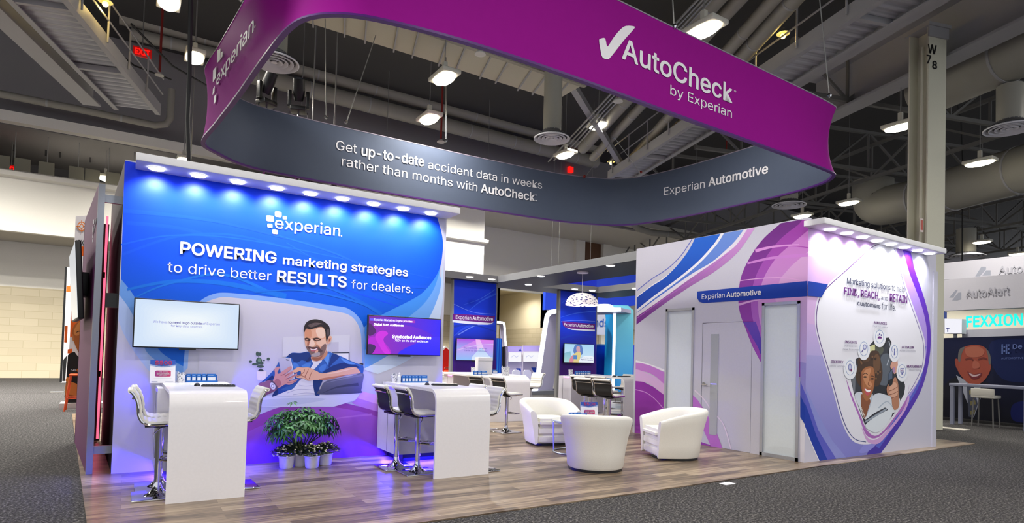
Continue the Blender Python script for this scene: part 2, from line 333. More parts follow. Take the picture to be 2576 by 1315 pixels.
art('notice_strip', k, colplane, -DD, [('#e9d9d4', [(2315, 549), (2323, 550), (2323, 584), (2315, 583)]), ('#c8655a', [(2316, 553), (2322, 554), (2322, 579), (2316, 578)])])
# ducts and pipes
def duct(label, pts, r, n=18, m=DUCT, name='air_duct', bands=2.4, grp='round air ducts', cat='duct'):
    d = thing(name, label, cat, group=grp); P = [Vector(p) for p in pts]; mb = MB(); mb.tube(P, r, n); mb.build('pipe', m, d)
    if bands:
        for a, b in zip(P, P[1:]):
            L = (b-a).length; u = (b-a).normalized(); s = bands/2
            while s < L: MB().tube([a+u*(s-.03), a+u*(s+.03)], r*1.03, n).build('band', STEEL, d); s += bands
    return d
def elbow(a, b, c, k=6):
    a, b, c = Vector(a), Vector(b), Vector(c); return [a*(1-t)**2+b*2*t*(1-t)+c*t*t for t in (i/k for i in range(k+1))]
def diffuser(px, py, z, r, label, top=10.5):
    p = FZ(px, py, z); d = thing('ceiling_diffuser', label, 'diffuser', p, group='round ceiling diffusers')
    mb = MB()
    for i, q in enumerate((1.0, .78, .56, .34)): mb.lathe([(r*q, 0), (r*q, .02), (r*(q-.13), .06), (r*(q-.15), .05), (r*(q-.03), -.01), (r*q, 0)], 28, caps=False)
    mb.lathe([(r*.12, .0), (r*.12, .02)], 16); mb.build('louvre_ring', mat('diffuser_white', '#e2e1ea', .5), d)
    MB().lathe([(r*.95, .06), (r*.5, .2), (r*.5, .22)], 28).build('throat', mat('diffuser_dark', '#55555a', .6), d)
    MB().lathe([(r*.5, .2), (r*.5, top-z)], 20).build('drop_duct', DUCT, d); return d
diffuser(690, 158, 7.5, .5, 'white round diffuser above the dark moving spotlights', 9.6)
diffuser(1388, 350, 7.0, .46, 'white round diffuser on a thick drop duct with an elbow', 9.6)
diffuser(2540, 325, 7.5, .55, 'white round diffuser beyond the lettered column', 8.6)
diffuser(1985, 517, 7.5, .62, 'small white diffuser over the violet closet wall', 9)
diffuser(2430, 645, 7.5, .9, 'pale flat diffuser just above the white hanging signs', 9)
duct('thick grey round duct passing behind the lettered column', [DE(-2, 15.6, 9.3), DE(13.5, 15.6, 9.3)], .66)
pe = FZ(2195, 525, 8.2); pf = FZ(2330, 495, 8.2); pg = FZ(2576, 425, 8.2)
duct('grey round duct with a bent end beyond the column', [pe+Vector((0, 0, 1.2)), *elbow(pe+Vector((0, 0, .6)), pe, pe+(pf-pe)*.3), pf, pg+(pg-pf)*.5], .8)
dv = FZ(1388, 350, 7.0)
duct('fat duct elbow feeding the middle diffuser', [dv+Vector((0, 0, 1.9)), *elbow(dv+Vector((0, 0, 2.2)), dv+Vector((0, 0, 2.75)), dv+Vector((-.5, -.4, 2.75))), dv+Vector((-1.2, -.9, 2.6)), dv+Vector((-1.3, -1.0, 1.8))], .3)
YP = 26.5
def pline(label, pts, r, name='ceiling_pipe', m=PIPE, y=YP, bands=2.6): return duct(label, [FY(*p, y) for p in pts], r, 12, m, name, bands, 'pipes along the upper back wall', 'pipe')
pline('thick pale pipe, lowest of the bundle inside the ring banner', [(560, 172), (700, 205), (1300, 360), (1500, 408)], .34)
pline('pale pipe in the middle of the bundle inside the ring banner', [(600, 135), (720, 165), (1300, 322), (1500, 375)], .27)
pline('pale pipe turning up towards the ceiling inside the ring banner', [(690, 128), (840, 160), (856, 150), (860, 60)], .25)
pline('pale pipe bending down from the ceiling beside its twin', [(882, 60), (884, 160), (895, 178), (985, 200), (1300, 283)], .25)
pline('grey conduit running over the ledge and hooking up', [(-60, 222), (0, 236), (200, 275), (390, 315), (418, 312), (428, 298), (432, 225)], .13, y=27.3)
pline('grey pipe above the exit sign among cables', [(300, 40), (420, 70), (600, 115)], .3)
pline('second grey pipe above the exit sign', [(330, 85), (520, 130), (590, 145)], .22)
pline('curved grey pipe over the white recess', [(1590, 560), (1604, 574), (1640, 585), (1800, 600), (2050, 640)], .2, y=27.2)
for i, (a, b) in enumerate((((1590, 290), (1840, 20)), ((1560, 268), (1790, 10)), ((1650, 330), (1900, 50)), ((1690, 340), (1940, 60)))):
    p, q = FZ(*a, 9.6), FZ(*b, 9.6)
    duct(['first', 'second', 'third', 'fourth'][i]+' pale pipe from the thick elbow in the bundle beside the catwalk railing', [p-(q-p)*.7, q+(q-p)*1.2], .16+.05*(i % 2), 12, PIPE, 'ceiling_pipe', 1.8, 'pipes beside the catwalk', 'pipe')
for i in range(4):
    a, b = FZ(1450+14*i, 330-3*i, 9.2), FZ(1690+14*i, 70-3*i, 9.2)
    tag(MB().tube([a-(b-a)*.5, b+(b-a)], .03, 6).build('conduit', WIRE), 'thin conduit of the group crossing behind the bright lamp at the banner top', 'conduit', 'thin conduits')
# white ribbed service platform
pl = thing('service_platform', 'pale ribbed platform under the dark ceiling inside the ring banner', 'platform')
MB().box(2.9, 10.4, 12.95, 14.25, 9.05, 9.12).build('deck', mat('platform_white', '#c6c1ae', .7), pl)
MB().box(2.9, 10.4, 12.85, 12.97, 8.95, 9.25).build('edge_beam', mat('platform_edge', '#a29d8e', .7), pl)
for i in range(12):
    x = 2.95+i*.62+(.12 if i % 2 else 0); MB().obox((x, 12.9, 9.02), (x+.42, 14.3, 9.02), .035, .05).build('rib', STEEL, pl)
# roof trusses further off
def truss(label, p0, p1, h, n, m=STEELD, w=.12):
    t = thing('roof_truss', label, 'truss', group='roof trusses'); p0, p1 = Vector(p0), Vector(p1); U = Vector((0, 0, h))
    MB().obox(p0, p1, w, w).build('bottom_chord', m, t); MB().obox(p0+U, p1+U, w, w).build('top_chord', m, t)
    mb = MB()
    for i in range(n):
        a, b = p0.lerp(p1, i/n), p0.lerp(p1, (i+1)/n); mb.obox(a, b+U if i % 2 else b+U, w*.6, w*.6) if i % 2 else mb.obox(a+U, b, w*.6, w*.6)
        mb.obox(a, a+U, w*.6, w*.6)
    mb.build('lattice', m, t); return t
for i, t0 in enumerate((14.5, 19.5, 24.5, 30)):
    truss('dark roof truss, '+['first', 'second', 'third', 'fourth'][i]+' crossing behind the lettered column', DE(t0, 12, 9.3), DE(t0, 55, 9.3), 1.5, 22)
for i, e in enumerate((20, 26, 33, 40)):
    truss('long dark roof truss running away over the white hanging signs, '+['nearest to', 'second from', 'third from', 'fourth from'][i]+' the lettered column', DE(-6, e, 9.0), DE(45, e, 9.0), 1.3, 22)
truss('dark roof truss high over the catwalk and pipes', DE(10.5, 0, 10.6), DE(10.5, 30, 10.6), 1.6, 18)
truss('dark roof truss crossing above the gallery catwalk', DE(15.5, -30, 10.8), DE(15.5, 2, 10.8), 1.6, 18)
p, q = FZ(1440, 215, 9.4), FZ(1570, 425, 9.4)
tag(MB().obox(p, q+(q-p)*.2, .2, .2).build('brace', STEEL), 'bare diagonal steel brace behind the bright lamp in the ring', 'brace')
for i, (a, b, z) in enumerate((((0, 10), (200, 60), 10), ((230, 80), (430, 200), 10.5), ((330, 60), (520, 215), 10.2))):
    pa, pb = FZ(*a, z), FZ(*b, z); tag(MB().tube([pa, pa.lerp(pb, .5)-Vector((0, 0, .25)), pb], .03, 6).build('cable', CABLE), ['black sagging cable bundle by the amber lamp', 'black cable sagging from the catwalk to the lamp', 'black cable crossing under the grey pipes'][i], 'cable', 'sagging cables')
# corner details of the gallery
struct('floor_gallery', MB().box(-45, XB, 28.3, 34, 6.95, 7.05), SOFFIT)
gc = mat('gallery_chair', '#8d8a7a', .7)
for i, (px, py) in enumerate(((5, 432), (57, 441), (117, 448), (192, 460), (232, 466), (283, 474))):
    p = FY(px, py, 28.8); t = thing('gallery_chair', 'grey chair back just showing over the white gallery parapet', 'chair', (p.x, 28.8, 7.05), 0, 'chairs on the gallery')
    MB().box(-.24, .24, -.2, -.15, .5, 1.22, 0, .02).build('backrest', gc, t); MB().box(-.24, .24, -.2, .25, .42, .5, 0, .02).build('seat', gc, t)
    for sx in (-.2, .2):
        for sy in (-.16, .21): MB().box(sx-.02, sx+.02, sy-.02, sy+.02, 0, .43).build('leg', STEELD, t)
for i, (px, py) in enumerate(((40, 345), (122, 350), (200, 352), (275, 385), (338, 380), (412, 395))):
    p = FY(px, py, 29); tag(MB().tube([(p.x, 29, 7.5), (p.x, 29, 9.32)], .015, 6).build('hanger_rod', WIRE), 'thin bright rod hanging in the dark gallery', 'rod', 'gallery hanger rods')
fr = mat('gallery_frame', '#1c1c1d', .7)
for (x0, y0, x1, y1) in ((35, 348, 115, 392), (152, 367, 227, 408), (262, 385, 316, 400)):
    a, b = FY(x0, y0, 31), FY(x1, y1, 31); mb = MB()
    mb.obox((a.x, 31, a.z), (b.x, 31, a.z), .06, .06).obox((a.x, 31, a.z), (a.x, 31, b.z), .06, .06, up=(0, 1, 0)).obox((b.x, 31, a.z), (b.x, 31, b.z), .06, .06, up=(0, 1, 0)); tag(mb.build('ceiling_frame', fr), 'dark rectangular frame hanging in the gallery', 'frame', 'gallery frames')
def exit_sign(px, py, y, label, w=.62, top=13.5):
    p = FY(px, py, y); t = thing('exit_sign', label, 'exit sign', p)
    MB().box(-w/2, w/2, 0, .08, -.16, .16, 0, .01).build('housing', mat('exit_housing', '#5c0f0d', .5, emit=.25, ecol='#ff1008'), t)
    V, Fs = glyphs('EXIT', .03); x1 = max(v.x for v in V); h = max(v.y for v in V)
    MB().add([(v.x/x1*w*.8-w*.4, -.01, v.y/h*.2-.1) for v in V], Fs).build('lettering', EXITR, t)
    MB().tube([(0, .04, .16), (0, .04, top-p.z)], .02, 6).build('stem', STEELD, t); return t
exit_sign(358, 131, 24, 'red exit sign among the cables above the catwalk end', .55)
exit_sign(28, 425, 30.5, 'red exit sign in the dark gallery over the white parapet', .8, 9.32)
p = FY(1435, 428, 28.2); tag(MB().box(p.x-.16, p.x+.16, 28.1, 28.3, p.z-.14, p.z+.2, 0, .03).build('alarm_beacon', EXITR), 'small red glowing beacon on the wall beyond the ring', 'beacon')
# ---------------------------------------------------------------- high bay lamps
def bay(p, label, vis=True, top=13.5, power=None):
    lp = thing('high_bay_lamp', label, 'lamp', p, group='high bay lamps' if vis else 'high bay lamps beyond the view')
    MB().box(-.24, .24, -.42, .42, .03, .14, 0, .03).build('housing', mat('bay_housing', '#d6d3c6', .5), lp)
    MB().ball((0, 0, .02), (.22, .40, .085), 0, 18).build('lens', BAYL, lp)
    MB().box(-.05, .05, -.05, .05, .12, .42).build('hook_box', mat('bay_hook', '#cfccbf', .5), lp)
    MB().tube([(0, 0, .4), (0, 0, top-p[2])], .012, 6).build('rod', WIRE, lp)
    L = bpy.data.lights.new('bay', 'AREA'); L.shape = 'DISK'; L.size = .6; L.energy = power or BAY_POWER; L.color = (1, .955, .88); L.spread = R(150)
    lo = bpy.data.objects.new('lamp_light', L); COL.objects.link(lo); lo.parent = lp; lo.location = (0, 0, -.08)
bays = [(425, 8, 'near the top edge beside the amber lamp'), (490, 148, 'beside the pale violet end of the ring banner'), (1118, 200, 'inside the ring in front of the ribbed platform'), (1080, 302, 'inside the ring just over the grey banner rim'), (1505, 318, 'inside the ring by the pipes and brace'), (1422, 392, 'just below the middle diffuser'), (1770, 80, 'straddling the top edge of the purple banner'), (2265, 322, 'between the banner end and the lettered column'), (2465, 412, 'beyond the column under the thick duct'), (2135, 512, 'over the lit closet wall by the bent duct'), (2470, 610, 'low beyond the column above the white signs'), (2018, 545, 'just over the violet corner of the closet wall'), (1750, 537, 'peeping under the grey side of the ring banner'), (2560, 640, 'touching the top of the upper white sign')]
for i, (px, py, s) in enumerate(bays): bay(FZ(px, py, {0: 9.2, 1: 9.2, 4: 9.4, 5: 8.6}.get(i, 8.0)), 'lit high bay lamp '+s, True, 9.14 if i == 7 else 13.5)
p = FY(2365, 668, 30); bay(p, 'lit high bay lamp tucked between closet wall and white signs')
for px, py, y, s, tp_ in ((265, 450, 29.5, 'in the dark gallery beside the purple tower', 9.33), (462, 405, 26, 'over the white lamp header by the black cable', 13.5)):
    bay(FY(px, py, y), 'lit flat lamp '+s, True, tp_)
for x, y in ((-8, 3), (-2, 1), (4, 1), (10, 1), (16, .5), (-5, -5), (3, -5), (11, -5), (22, 3)): bay((x, y, 9.6), 'added high bay lamp kept out of sight to brighten back wall and banner', False)
for px, py, s in ((265, 10, 'by the gallery catwalk'), (1970, 90, 'on the catwalk railing above the banner end'), (1660, 317, 'on the catwalk railing inside the ring'), (1537, 410, 'low on the catwalk railing over the grey rim')):
    p = FZ(px, py, 9.7); a = thing('amber_lamp', 'small amber lamp '+s, 'lamp', p, group='amber lamps'); MB().ball((0, 0, 0), .07, 0, 12).build('bulb', AMBER, a); MB().lathe([(.16, .05), (.05, .14), (.04, .2)], 14).build('reflector', STEELD, a)
    L = bpy.data.lights.new('amber', 'POINT'); L.energy = 25; L.color = (1, .7, .2); L.shadow_soft_size = .1; lo = bpy.data.objects.new('lamp_light', L); COL.objects.link(lo); lo.parent = a; lo.location = (0, 0, -.15)
for x, y, z, q in ((-5.5, 10.5, 10.5, 5000), (-5, 21, 9.6, 1900), (-9, 19, 9.6, 1900), (-13, 23, 9.6, 1200), (1.5, 22.0, 6.2, 500), (5, 22.5, 6.0, 600), (9, 24.5, 9.5, 800), (14, 24.5, 9.5, 700), (19, 26, 9.7, 1000), (31, 26, 6, 1200), (38, 27, 6, 900)): bay((x, y, z), 'added high bay lamp kept out of sight to brighten back wall and banner', False, 13.5, q)  # unseen lamps added to brighten the back wall, recess and banner side
bay(((a0+a1)/2, 35.2, zt+.27), 'added lamp hidden above the opening to brighten the beige alcove', False, zt+.32, 170)  # unseen lamp added to lighten the alcove
def sprinkler(pts, label, y=None, z=None):
    P = [FY(px, py, y) for px, py in pts]; P = [Vector((P[0].x, P[0].y, 13.5))]+P; t = thing('sprinkler_drop', label, 'sprinkler', group='red sprinkler drops')
    MB().tube(P, .035, 8).build('pipe', RED, t); q = P[-1]; MB().lathe([(.02, .12), (.13, .02), (.13, 0), (.03, -.02)], 14, q).build('head', mat('sprinkler_head', '#d8d6d0', .4), t)
sprinkler([(409, 30), (401, 190)], 'red sprinkler pipe beside the first exit sign', 22); sprinkler([(1113, 235), (1109, 358)], 'red sprinkler pipe below the lamp inside the ring', 18)
sprinkler([(1555, 200), (1555, 256)], 'red sprinkler drop under the purple banner edge', 12); sprinkler([(1208, 100), (1208, 137)], 'red sprinkler stub close to the ribbed platform', 12); sprinkler([(2372, 575), (2370, 665)], 'red sprinkler pipe beyond the closet header end', 25)
sprinkler([(1825, 505), (1824, 525)], 'red sprinkler stub under the grey banner side', 20)
# ================================================================ THE BOOTH WALLS
def py(y): return lambda a, b: FY(a, b, y)
def px_(x): return lambda a, b: FX(a, b, x)
NY, NX = Vector((0, -1, 0)), Vector((-1, 0, 0))
YW = 8.34
bw = thing('display_wall', 'tall blue and lavender printed wall with man holding a phone', 'booth wall', (2, YW, 0))
def local(mb, t):
    mb.v = [(a-t.location.x, b-t.location.y, c-t.location.z) for a, b, c in mb.v]; return mb
local(MB().box(-.106, 4.065, YW, YW+.16, 0, 3.66), bw).build('panel', PANEL, bw)
sd = MB(); sd.prism([(-.106, YW+.02, 0), (-.29, 11.2, 0), (-.25, 11.2, 0), (-.07, YW+.16, 0)], [(-.106, YW+.02, 3.66), (-.29, 11.2, 3.66), (-.25, 11.2, 3.66), (-.07, YW+.16, 3.66)]); local(sd, bw).build('side_drape', mat('grey_drape', '#5a5054', .8), bw)
local(MB().box(-.1, 4.06, YW+.16, YW+.2, 0, 3.66), bw).build('back_frame', GREYM, bw)
def header(parent, x0, x1, y0, y1, z0, z1, xs, power, seams=()):
    h = local(MB().box(x0, x1, y0, y1, z0, z1, 0, .008), parent).build('light_header', mat('header_white', '#f7f7fc', .5), parent)
    for x in xs:
        yc = (y0+y1)/2+.0
        s = local(MB().lathe([(.075, -.012), (.085, 0), (.085, .01)], 20, (x, yc, z0)), parent).build('downlight', mat('downlight_rim', '#eeeeee', .4), h)
        local(MB().lathe([(.08, -.018), (.08, -.01)], 20, (x, yc, z0)), parent).build('lens', LED, h)
        L = bpy.data.lights.new('downlight', 'SPOT'); L.energy = power; L.color = (.93, .94, 1); L.spot_size = R(125); L.spot_blend = .75; L.shadow_soft_size = .05
        lo = bpy.data.objects.new('downlight_beam', L); COL.objects.link(lo); lo.parent = h; lo.location = Vector((x, yc, z0-.03))-parent.location; lo.rotation_euler = (R(26), 0, 0)
    return h
header(bw, 0.0, 4.07, 7.9, YW-.002, 3.565, 3.655, [.207, .639, 1.075, 1.537, 1.956, 2.385, 2.821, 3.263, 3.696], 60)
Z1 = T(280, 390, 3.555); Z2 = T(700, 460, 3.555); Z3 = T(280, 720, 4.11); Z4 = T(600, 740, 4.535); Z5 = T(600, 960, 3.903); Z6 = T(620, 780, 5.48); Z7 = T(740, 790, 10.117)
LAV = '#d6d4e2'
main = [(1099, 544), (1109, 578), (1114, 606), (1113.5, 634), (1108, 668), (1094, 699), (1066, 733), (1037, 753), (981, 781), (939, 803), (917, 822)]
curve2 = [(1105, 686), (1091, 727), (1066, 764), (1029, 796), (980, 830), (935, 866), (917, 880)]
curve3 = [(1110, 706), (1104, 741), (1080, 798), (1050, 835), (1000, 878), (945, 912), (917, 926)]
curve4 = [(1114, 640), (1116, 700), (1113, 760), (1100, 820), (1060, 880), (1010, 915), (950, 940)]
ftop = [(503, 757), (518, 747), (540, 738.5), (560, 736), (596, 738), (666, 745), (754, 756), (842, 769), (871, 774), (893, 788), (909, 808), (916, 830), (919, 856)]
Ca = [(304, 701), (338, 746), (365, 812), (397, 876), (433, 905), (461, 921)]
Cb = [(300, 741), (333, 790), (363, 874), (388, 903), (422, 926), (461, 938)]
Cc = [(298, 805), (311, 839), (338, 885), (372, 930)]
A = []
def L(c, p, s=0): A.append((c, smooth(p) if s else p))
L(('#bcbcd4', '#c6c4d6'), [(316, 402), (1121, 547), (1109, 1137), (279, 1193)])
L('#a9bdec', [(304, 701)]+smooth(Cb, 5, False)+[(440, 960), (400, 950)]+smooth(Cc, 5, False)[::-1]+[(300, 741)])
L('#6697e0', [(304, 700)]+smooth(Ca, 5, False)+[(461, 938)]+smooth(Cb, 5, False)[::-1])
L(('#0034ee', '#0064d2'), [(314, 404), (1098, 543)]+smooth(main, 5, False)+[(912, 824)]+smooth(ftop, 5, False)[::-1]+[(485, 790), (472, 840), (461, 921)]+smooth(Ca, 5, False)[::-1])  # blue gradient: partly print, partly the downlights' effect painted into the colour
L('#8bb0ee', [(503, 757), (486, 790), (474, 840), (465, 879), (461, 921), (461, 938), (472, 925), (475, 879), (484, 840)])
for p, wd, c in (([(318, 560), (500, 585), (760, 690), (1000, 770)], (10, 3), '#084ee8'), ([(308, 640), (460, 592), (640, 600), (900, 690)], (7, 3), '#0a54e4'), ([(305, 615), (430, 592), (600, 600), (860, 650), (1085, 700)], (4, 2), '#105ae6'),
                 ([(320, 728), (430, 708), (560, 712), (720, 745)], (6, 14), '#0c6cdc'), ([(340, 748), (420, 715), (560, 690), (700, 745)], (3, 8), '#1270de'), ([(700, 592), (850, 640), (1000, 712), (1080, 722)], (3, 8), '#0e56e2'),
                 ([(720, 610), (860, 690), (1010, 752)], (2, 5), '#105ae0'), ([(310, 530), (420, 540), (560, 560), (720, 600)], (12, 4), '#064aec'), ([(760, 700), (880, 745), (960, 790)], (2, 10), '#0d64da'), ([(640, 735), (760, 730), (900, 760), (960, 792)], (3, 6), '#1268dc')):
    L(c, band(p, wd))
L('#3f8dec', smooth(main, 5, False)[20:]+[(917, 880)]+smooth(curve2, 5, False)[::-1])
L('#6ea6f2', smooth(curve2, 5, False)+smooth(curve3, 5, False)[::-1])
L(('#bdd3f8', '#cfdcf4'), [(1112, 660)]+smooth(curve4, 5, False)[6:]+[(917, 930)]+smooth(curve3, 5, False)[::-1])
L('#7fa6ee', ftop[:1]+smooth(ftop, 5, False)+[(913, 938), (906, 938), (909, 860), (905, 830), (893, 806), (876, 792), (850, 785), (754, 769), (666, 757), (596, 750), (565, 748), (545, 751), (530, 757), (515, 762)])
PH = [(500, 775), (515, 761), (545, 750), (565, 747), (600, 750), (666, 757), (754, 768), (850, 784), (878, 792), (894, 806), (905, 828), (909, 858), (912, 938), (909, 974), (900, 994), (884, 1011), (820, 1040), (500, 1060)]
L(('#cac5d6', '#bdbdd8'), smooth(PH[:13], 4, False)+PH[13:])
L('#dfa9dc', [(911, 984), (955, 995), (955, 1018), (900, 1001), (892, 1010)]); L('#c083cc', [(900, 1001), (955, 1018), (955, 1037), (907, 1023), (884, 1013)])
oa = [(470, 1180), (500, 1150), (560, 1092), (626, 1055), (687, 1029), (723, 1020), (764, 1010), (818, 1007), (856, 1011), (907, 1023), (956, 1037), (990, 1050)]
ia = [(480, 1180), (540, 1140), (626, 1085), (677, 1062), (743, 1029), (779, 1023), (818, 1021), (869, 1028), (920, 1038), (956, 1051), (990, 1066)]
L('#94459f', smooth(oa, 5, False)+[(990, 1145), (622, 1170), (470, 1181)]); L(('#a65bc0', '#7e3fa8'), smooth(ia, 5, False)+[(990, 1145), (622, 1170), (480, 1180)])
L('#b46fc8', band([(790, 1062), (860, 1050), (935, 1042)], (1, 5)))
art('mural_print', bw, py(YW), NY, A, step=.00012)
# the printed photograph of the man
A = []
def M(c, p, t=Z6, s=1): A.append((c, smooth(t(p), 4) if s else t(p)))
M('#d0cedd', [(495, 640), (505, 370), (1425, 340), (1420, 580), (1180, 590), (1180, 620)], s=0); M('#c0bcd0', [(1130, 445), (1270, 435), (1268, 575), (1120, 585)], s=0)
M('#3d4254', [(1180, 582), (1420, 578), (1420, 690), (1408, 690), (1408, 592), (1180, 594)], s=0); M('#e4e2ec', [(1180, 596), (1406, 593), (1408, 720), (1190, 640)], s=0)
M('#e5d9d3', [(140, 840), (275, 840), (260, 960), (150, 960)], s=0); M('#39404a', [(160, 838), (195, 805), (240, 838)])
for x, y, a, b in ((150, 600, 22, 30), (185, 605, 20, 24), (172, 700, 42, 48), (300, 672, 22, 20), (55, 708, 24, 16), (120, 745, 45, 16), (190, 775, 50, 18), (240, 692, 14, 10), (210, 730, 26, 20)): M('#41564f', ell(x, y, a, b, 10))
M('#4a5a52', band([(200, 820), (190, 740), (160, 620)], 6), s=0); M('#6c8a70', ell(178, 690, 22, 24, 10))
M('#d2d3e6', [(150, 1330), (150, 1195), (420, 1165), (1000, 1155), (1575, 1130), (1500, 1240), (1200, 1330)], s=0); M('#c0c3dc', [(150, 1250), (600, 1210), (1100, 1220), (700, 1300), (150, 1320)])
M('#3a3442', [(1545, 735), (1580, 728), (1608, 735), (1608, 755)], s=0)
M(('#3a6cc0', '#1d3f92'), [(170, 1010), (230, 968), (330, 870), (400, 790), (450, 705), (540, 650), (575, 620), (630, 585), (740, 588), (850, 572), (900, 640), (1000, 700), (1110, 575), (1180, 590), (1300, 635), (1420, 690), (1540, 740), (1608, 765), (1606, 862), (1570, 862), (1500, 790), (1380, 800), (1100, 880), (1000, 960), (1010, 1160), (940, 1165), (700, 1100), (430, 1160), (350, 1188), (420, 1070), (330, 960)])
M('#1c3878', [(560, 640), (620, 592), (740, 592), (850, 580), (890, 660), (820, 700), (760, 690), (700, 720), (640, 700), (620, 660)]); M('#1d3a80', [(1190, 600), (1280, 640), (1200, 720), (1130, 790), (1150, 690)]); M('#1b3676', [(1050, 860), (1200, 760), (1400, 720), (1560, 790), (1420, 790), (1250, 830)]); M('#4a7fd2', [(640, 730), (700, 740), (730, 800), (660, 810)]); M('#4c82d6', [(760, 760), (880, 720), (860, 790), (790, 790)]); M('#4679cc', [(1000, 790), (1090, 740), (1090, 800), (1030, 850)]); M('#5a90de', [(1300, 660), (1420, 705), (1500, 745), (1380, 735)]); M('#16306c', [(260, 985), (350, 900), (380, 940), (330, 960)]); M('#355fa8', [(480, 1090), (640, 1020), (700, 1060), (560, 1105)]); M('#16306c', [(350, 1185), (420, 1080), (430, 1160)])
M('#dcd9e4', [(640, 1080), (750, 950), (830, 955), (920, 970), (945, 1150), (900, 1160), (430, 1185), (560, 1110)]); M('#b6b4cc', band([(560, 1140), (720, 1090), (930, 1100)], 9), s=0); M('#b3b1ca', band([(640, 1165), (800, 1140), (940, 1145)], 8), s=0); M('#bebbd0', band([(720, 1030), (820, 1045), (930, 1030)], 8), s=0)
M('#1a356f', [(915, 970), (1000, 955), (1050, 960), (1000, 1080), (985, 1165), (945, 1165)]); M('#dedbe6', [(900, 690), (960, 705), (1040, 690), (990, 750), (930, 810), (885, 795), (915, 740)])
M(('#6d6f88', '#474a63'), [(1605, 865), (1600, 1000), (1580, 1100), (1550, 1142), (1000, 1160), (1020, 1080), (1080, 985), (1250, 940), (1450, 905)]); M('#3c3f55', band([(1050, 1140), (1250, 1060), (1540, 1020)], (4, 40)), s=0); M('#7e8098', band([(1100, 1000), (1300, 950), (1590, 890)], (4, 30)), s=0)
M('#c08a72', [(890, 640), (1000, 620), (1100, 555), (1112, 610), (1050, 680), (960, 702), (905, 690)]); M('#9a5f4c', [(900, 650), (1000, 650), (1070, 600), (1000, 690), (930, 690)])
M('#dda68a', [(262, 440), (300, 370), (420, 378), (560, 340), (700, 318), (770, 360), (805, 470), (820, 560), (842, 700), (836, 800), (800, 950), (720, 1040), (600, 1082), (500, 1085), (430, 1045), (380, 970), (330, 900), (290, 820), (268, 700), (260, 600)], Z7)
M('#e9c7b2', [(560, 380), (690, 340), (770, 400), (790, 500), (740, 600), (620, 590), (560, 480)], Z7); M('#cf8f70', [(290, 400), (420, 400), (440, 560), (400, 600), (280, 580)], Z7); M('#e6bca4', [(650, 660), (780, 640), (800, 740), (700, 830), (640, 800), (560, 720)], Z7); M('#d9b3a6', [(790, 740), (838, 760), (800, 940), (740, 1000), (700, 900)], Z7)
M('#7d625f', [(290, 810), (380, 815), (470, 840), (590, 820), (650, 890), (690, 830), (760, 760), (815, 780), (790, 940), (720, 1035), (600, 1085), (500, 1088), (430, 1048), (380, 975), (330, 900)], Z7); M('#5a4244', [(600, 840), (660, 880), (720, 940), (640, 980), (600, 950)], Z7); M('#a79a9f', [(430, 1030), (520, 990), (640, 970), (650, 1040), (560, 1078), (480, 1078)], Z7); M('#d8a48c', [(540, 930), (600, 900), (600, 960), (520, 985)], Z7)
M('#5d3f40', [(330, 830), (430, 835), (540, 835), (600, 850), (560, 880), (440, 885), (370, 880)], Z7); M('#b8626e', [(395, 875), (480, 892), (590, 862), (570, 915), (500, 948), (430, 940)], Z7); M('#efe9ec', [(408, 878), (490, 895), (582, 868), (550, 902), (480, 918), (430, 905)], Z7)
M('#ecc9b6', [(420, 640), (480, 655), (520, 740), (515, 790), (450, 830), (390, 812), (365, 780), (400, 710)], Z7); M('#a86c58', [(340, 700), (390, 690), (370, 790), (330, 800)], Z7); M('#8f5a4c', band([(520, 770), (600, 810), (655, 870)], (10, 24)), Z7, 0)
M('#46302b', [(262, 615), (320, 596), (405, 630), (395, 680), (330, 688), (272, 655)], Z7); M('#46302b', [(460, 620), (560, 594), (640, 615), (680, 650), (640, 668), (560, 685), (500, 660)], Z7); M('#b98a76', [(285, 640), (340, 632), (350, 655), (300, 662)], Z7); M('#b98a76', [(530, 640), (600, 632), (640, 648), (570, 662)], Z7)
M('#dda88f', [(848, 640), (880, 570), (930, 556), (955, 600), (930, 690), (890, 745), (852, 760)], Z7); M('#a45f4a', [(878, 640), (920, 605), (918, 660), (880, 705)], Z7)
M('#2c2528', [(250, 460), (240, 390), (265, 280), (330, 190), (440, 142), (560, 130), (700, 160), (800, 222), (880, 300), (905, 400), (905, 520), (870, 575), (845, 640), (820, 700), (800, 570), (790, 460), (762, 370), (700, 322), (600, 330), (500, 362), (400, 385), (320, 365), (285, 392), (264, 445)], Z7); M('#5c4d4e', [(350, 280), (520, 215), (690, 235), (600, 275), (430, 335)], Z7); M('#54494d', [(820, 420), (880, 380), (890, 520), (850, 560)], Z7); M('#6f6163', band([(420, 300), (560, 240), (720, 250)], (4, 14)), Z7, 0)
M('#5d93e2', [(750, 1150), (800, 1080), (850, 1010), (895, 1000), (885, 1150), (850, 1295), (790, 1190)], Z7, 0); M('#1c2f66', [(285, 1210), (380, 1080), (440, 1165), (340, 1222)], Z7, 0); M('#3a6ccb', band([(300, 1220), (400, 1195), (445, 1165)], 8), Z7, 0)
M('#8f5c78', [(165, 1015), (240, 990), (335, 965), (425, 1070), (335, 1140), (190, 1190), (180, 1110)]); M('#744664', [(190, 1190), (230, 1120), (380, 1090), (330, 1142)])
M(('#bcbad4', '#a9a5c4'), [(440, 672), (455, 656), (590, 655), (608, 675), (655, 945), (640, 960), (600, 965), (470, 860)], s=0); M('#d6d4e6', band([(600, 660), (640, 830), (655, 950)], 10), s=0); M('#23232c', [(542, 676), (576, 680), (586, 690), (552, 691)])
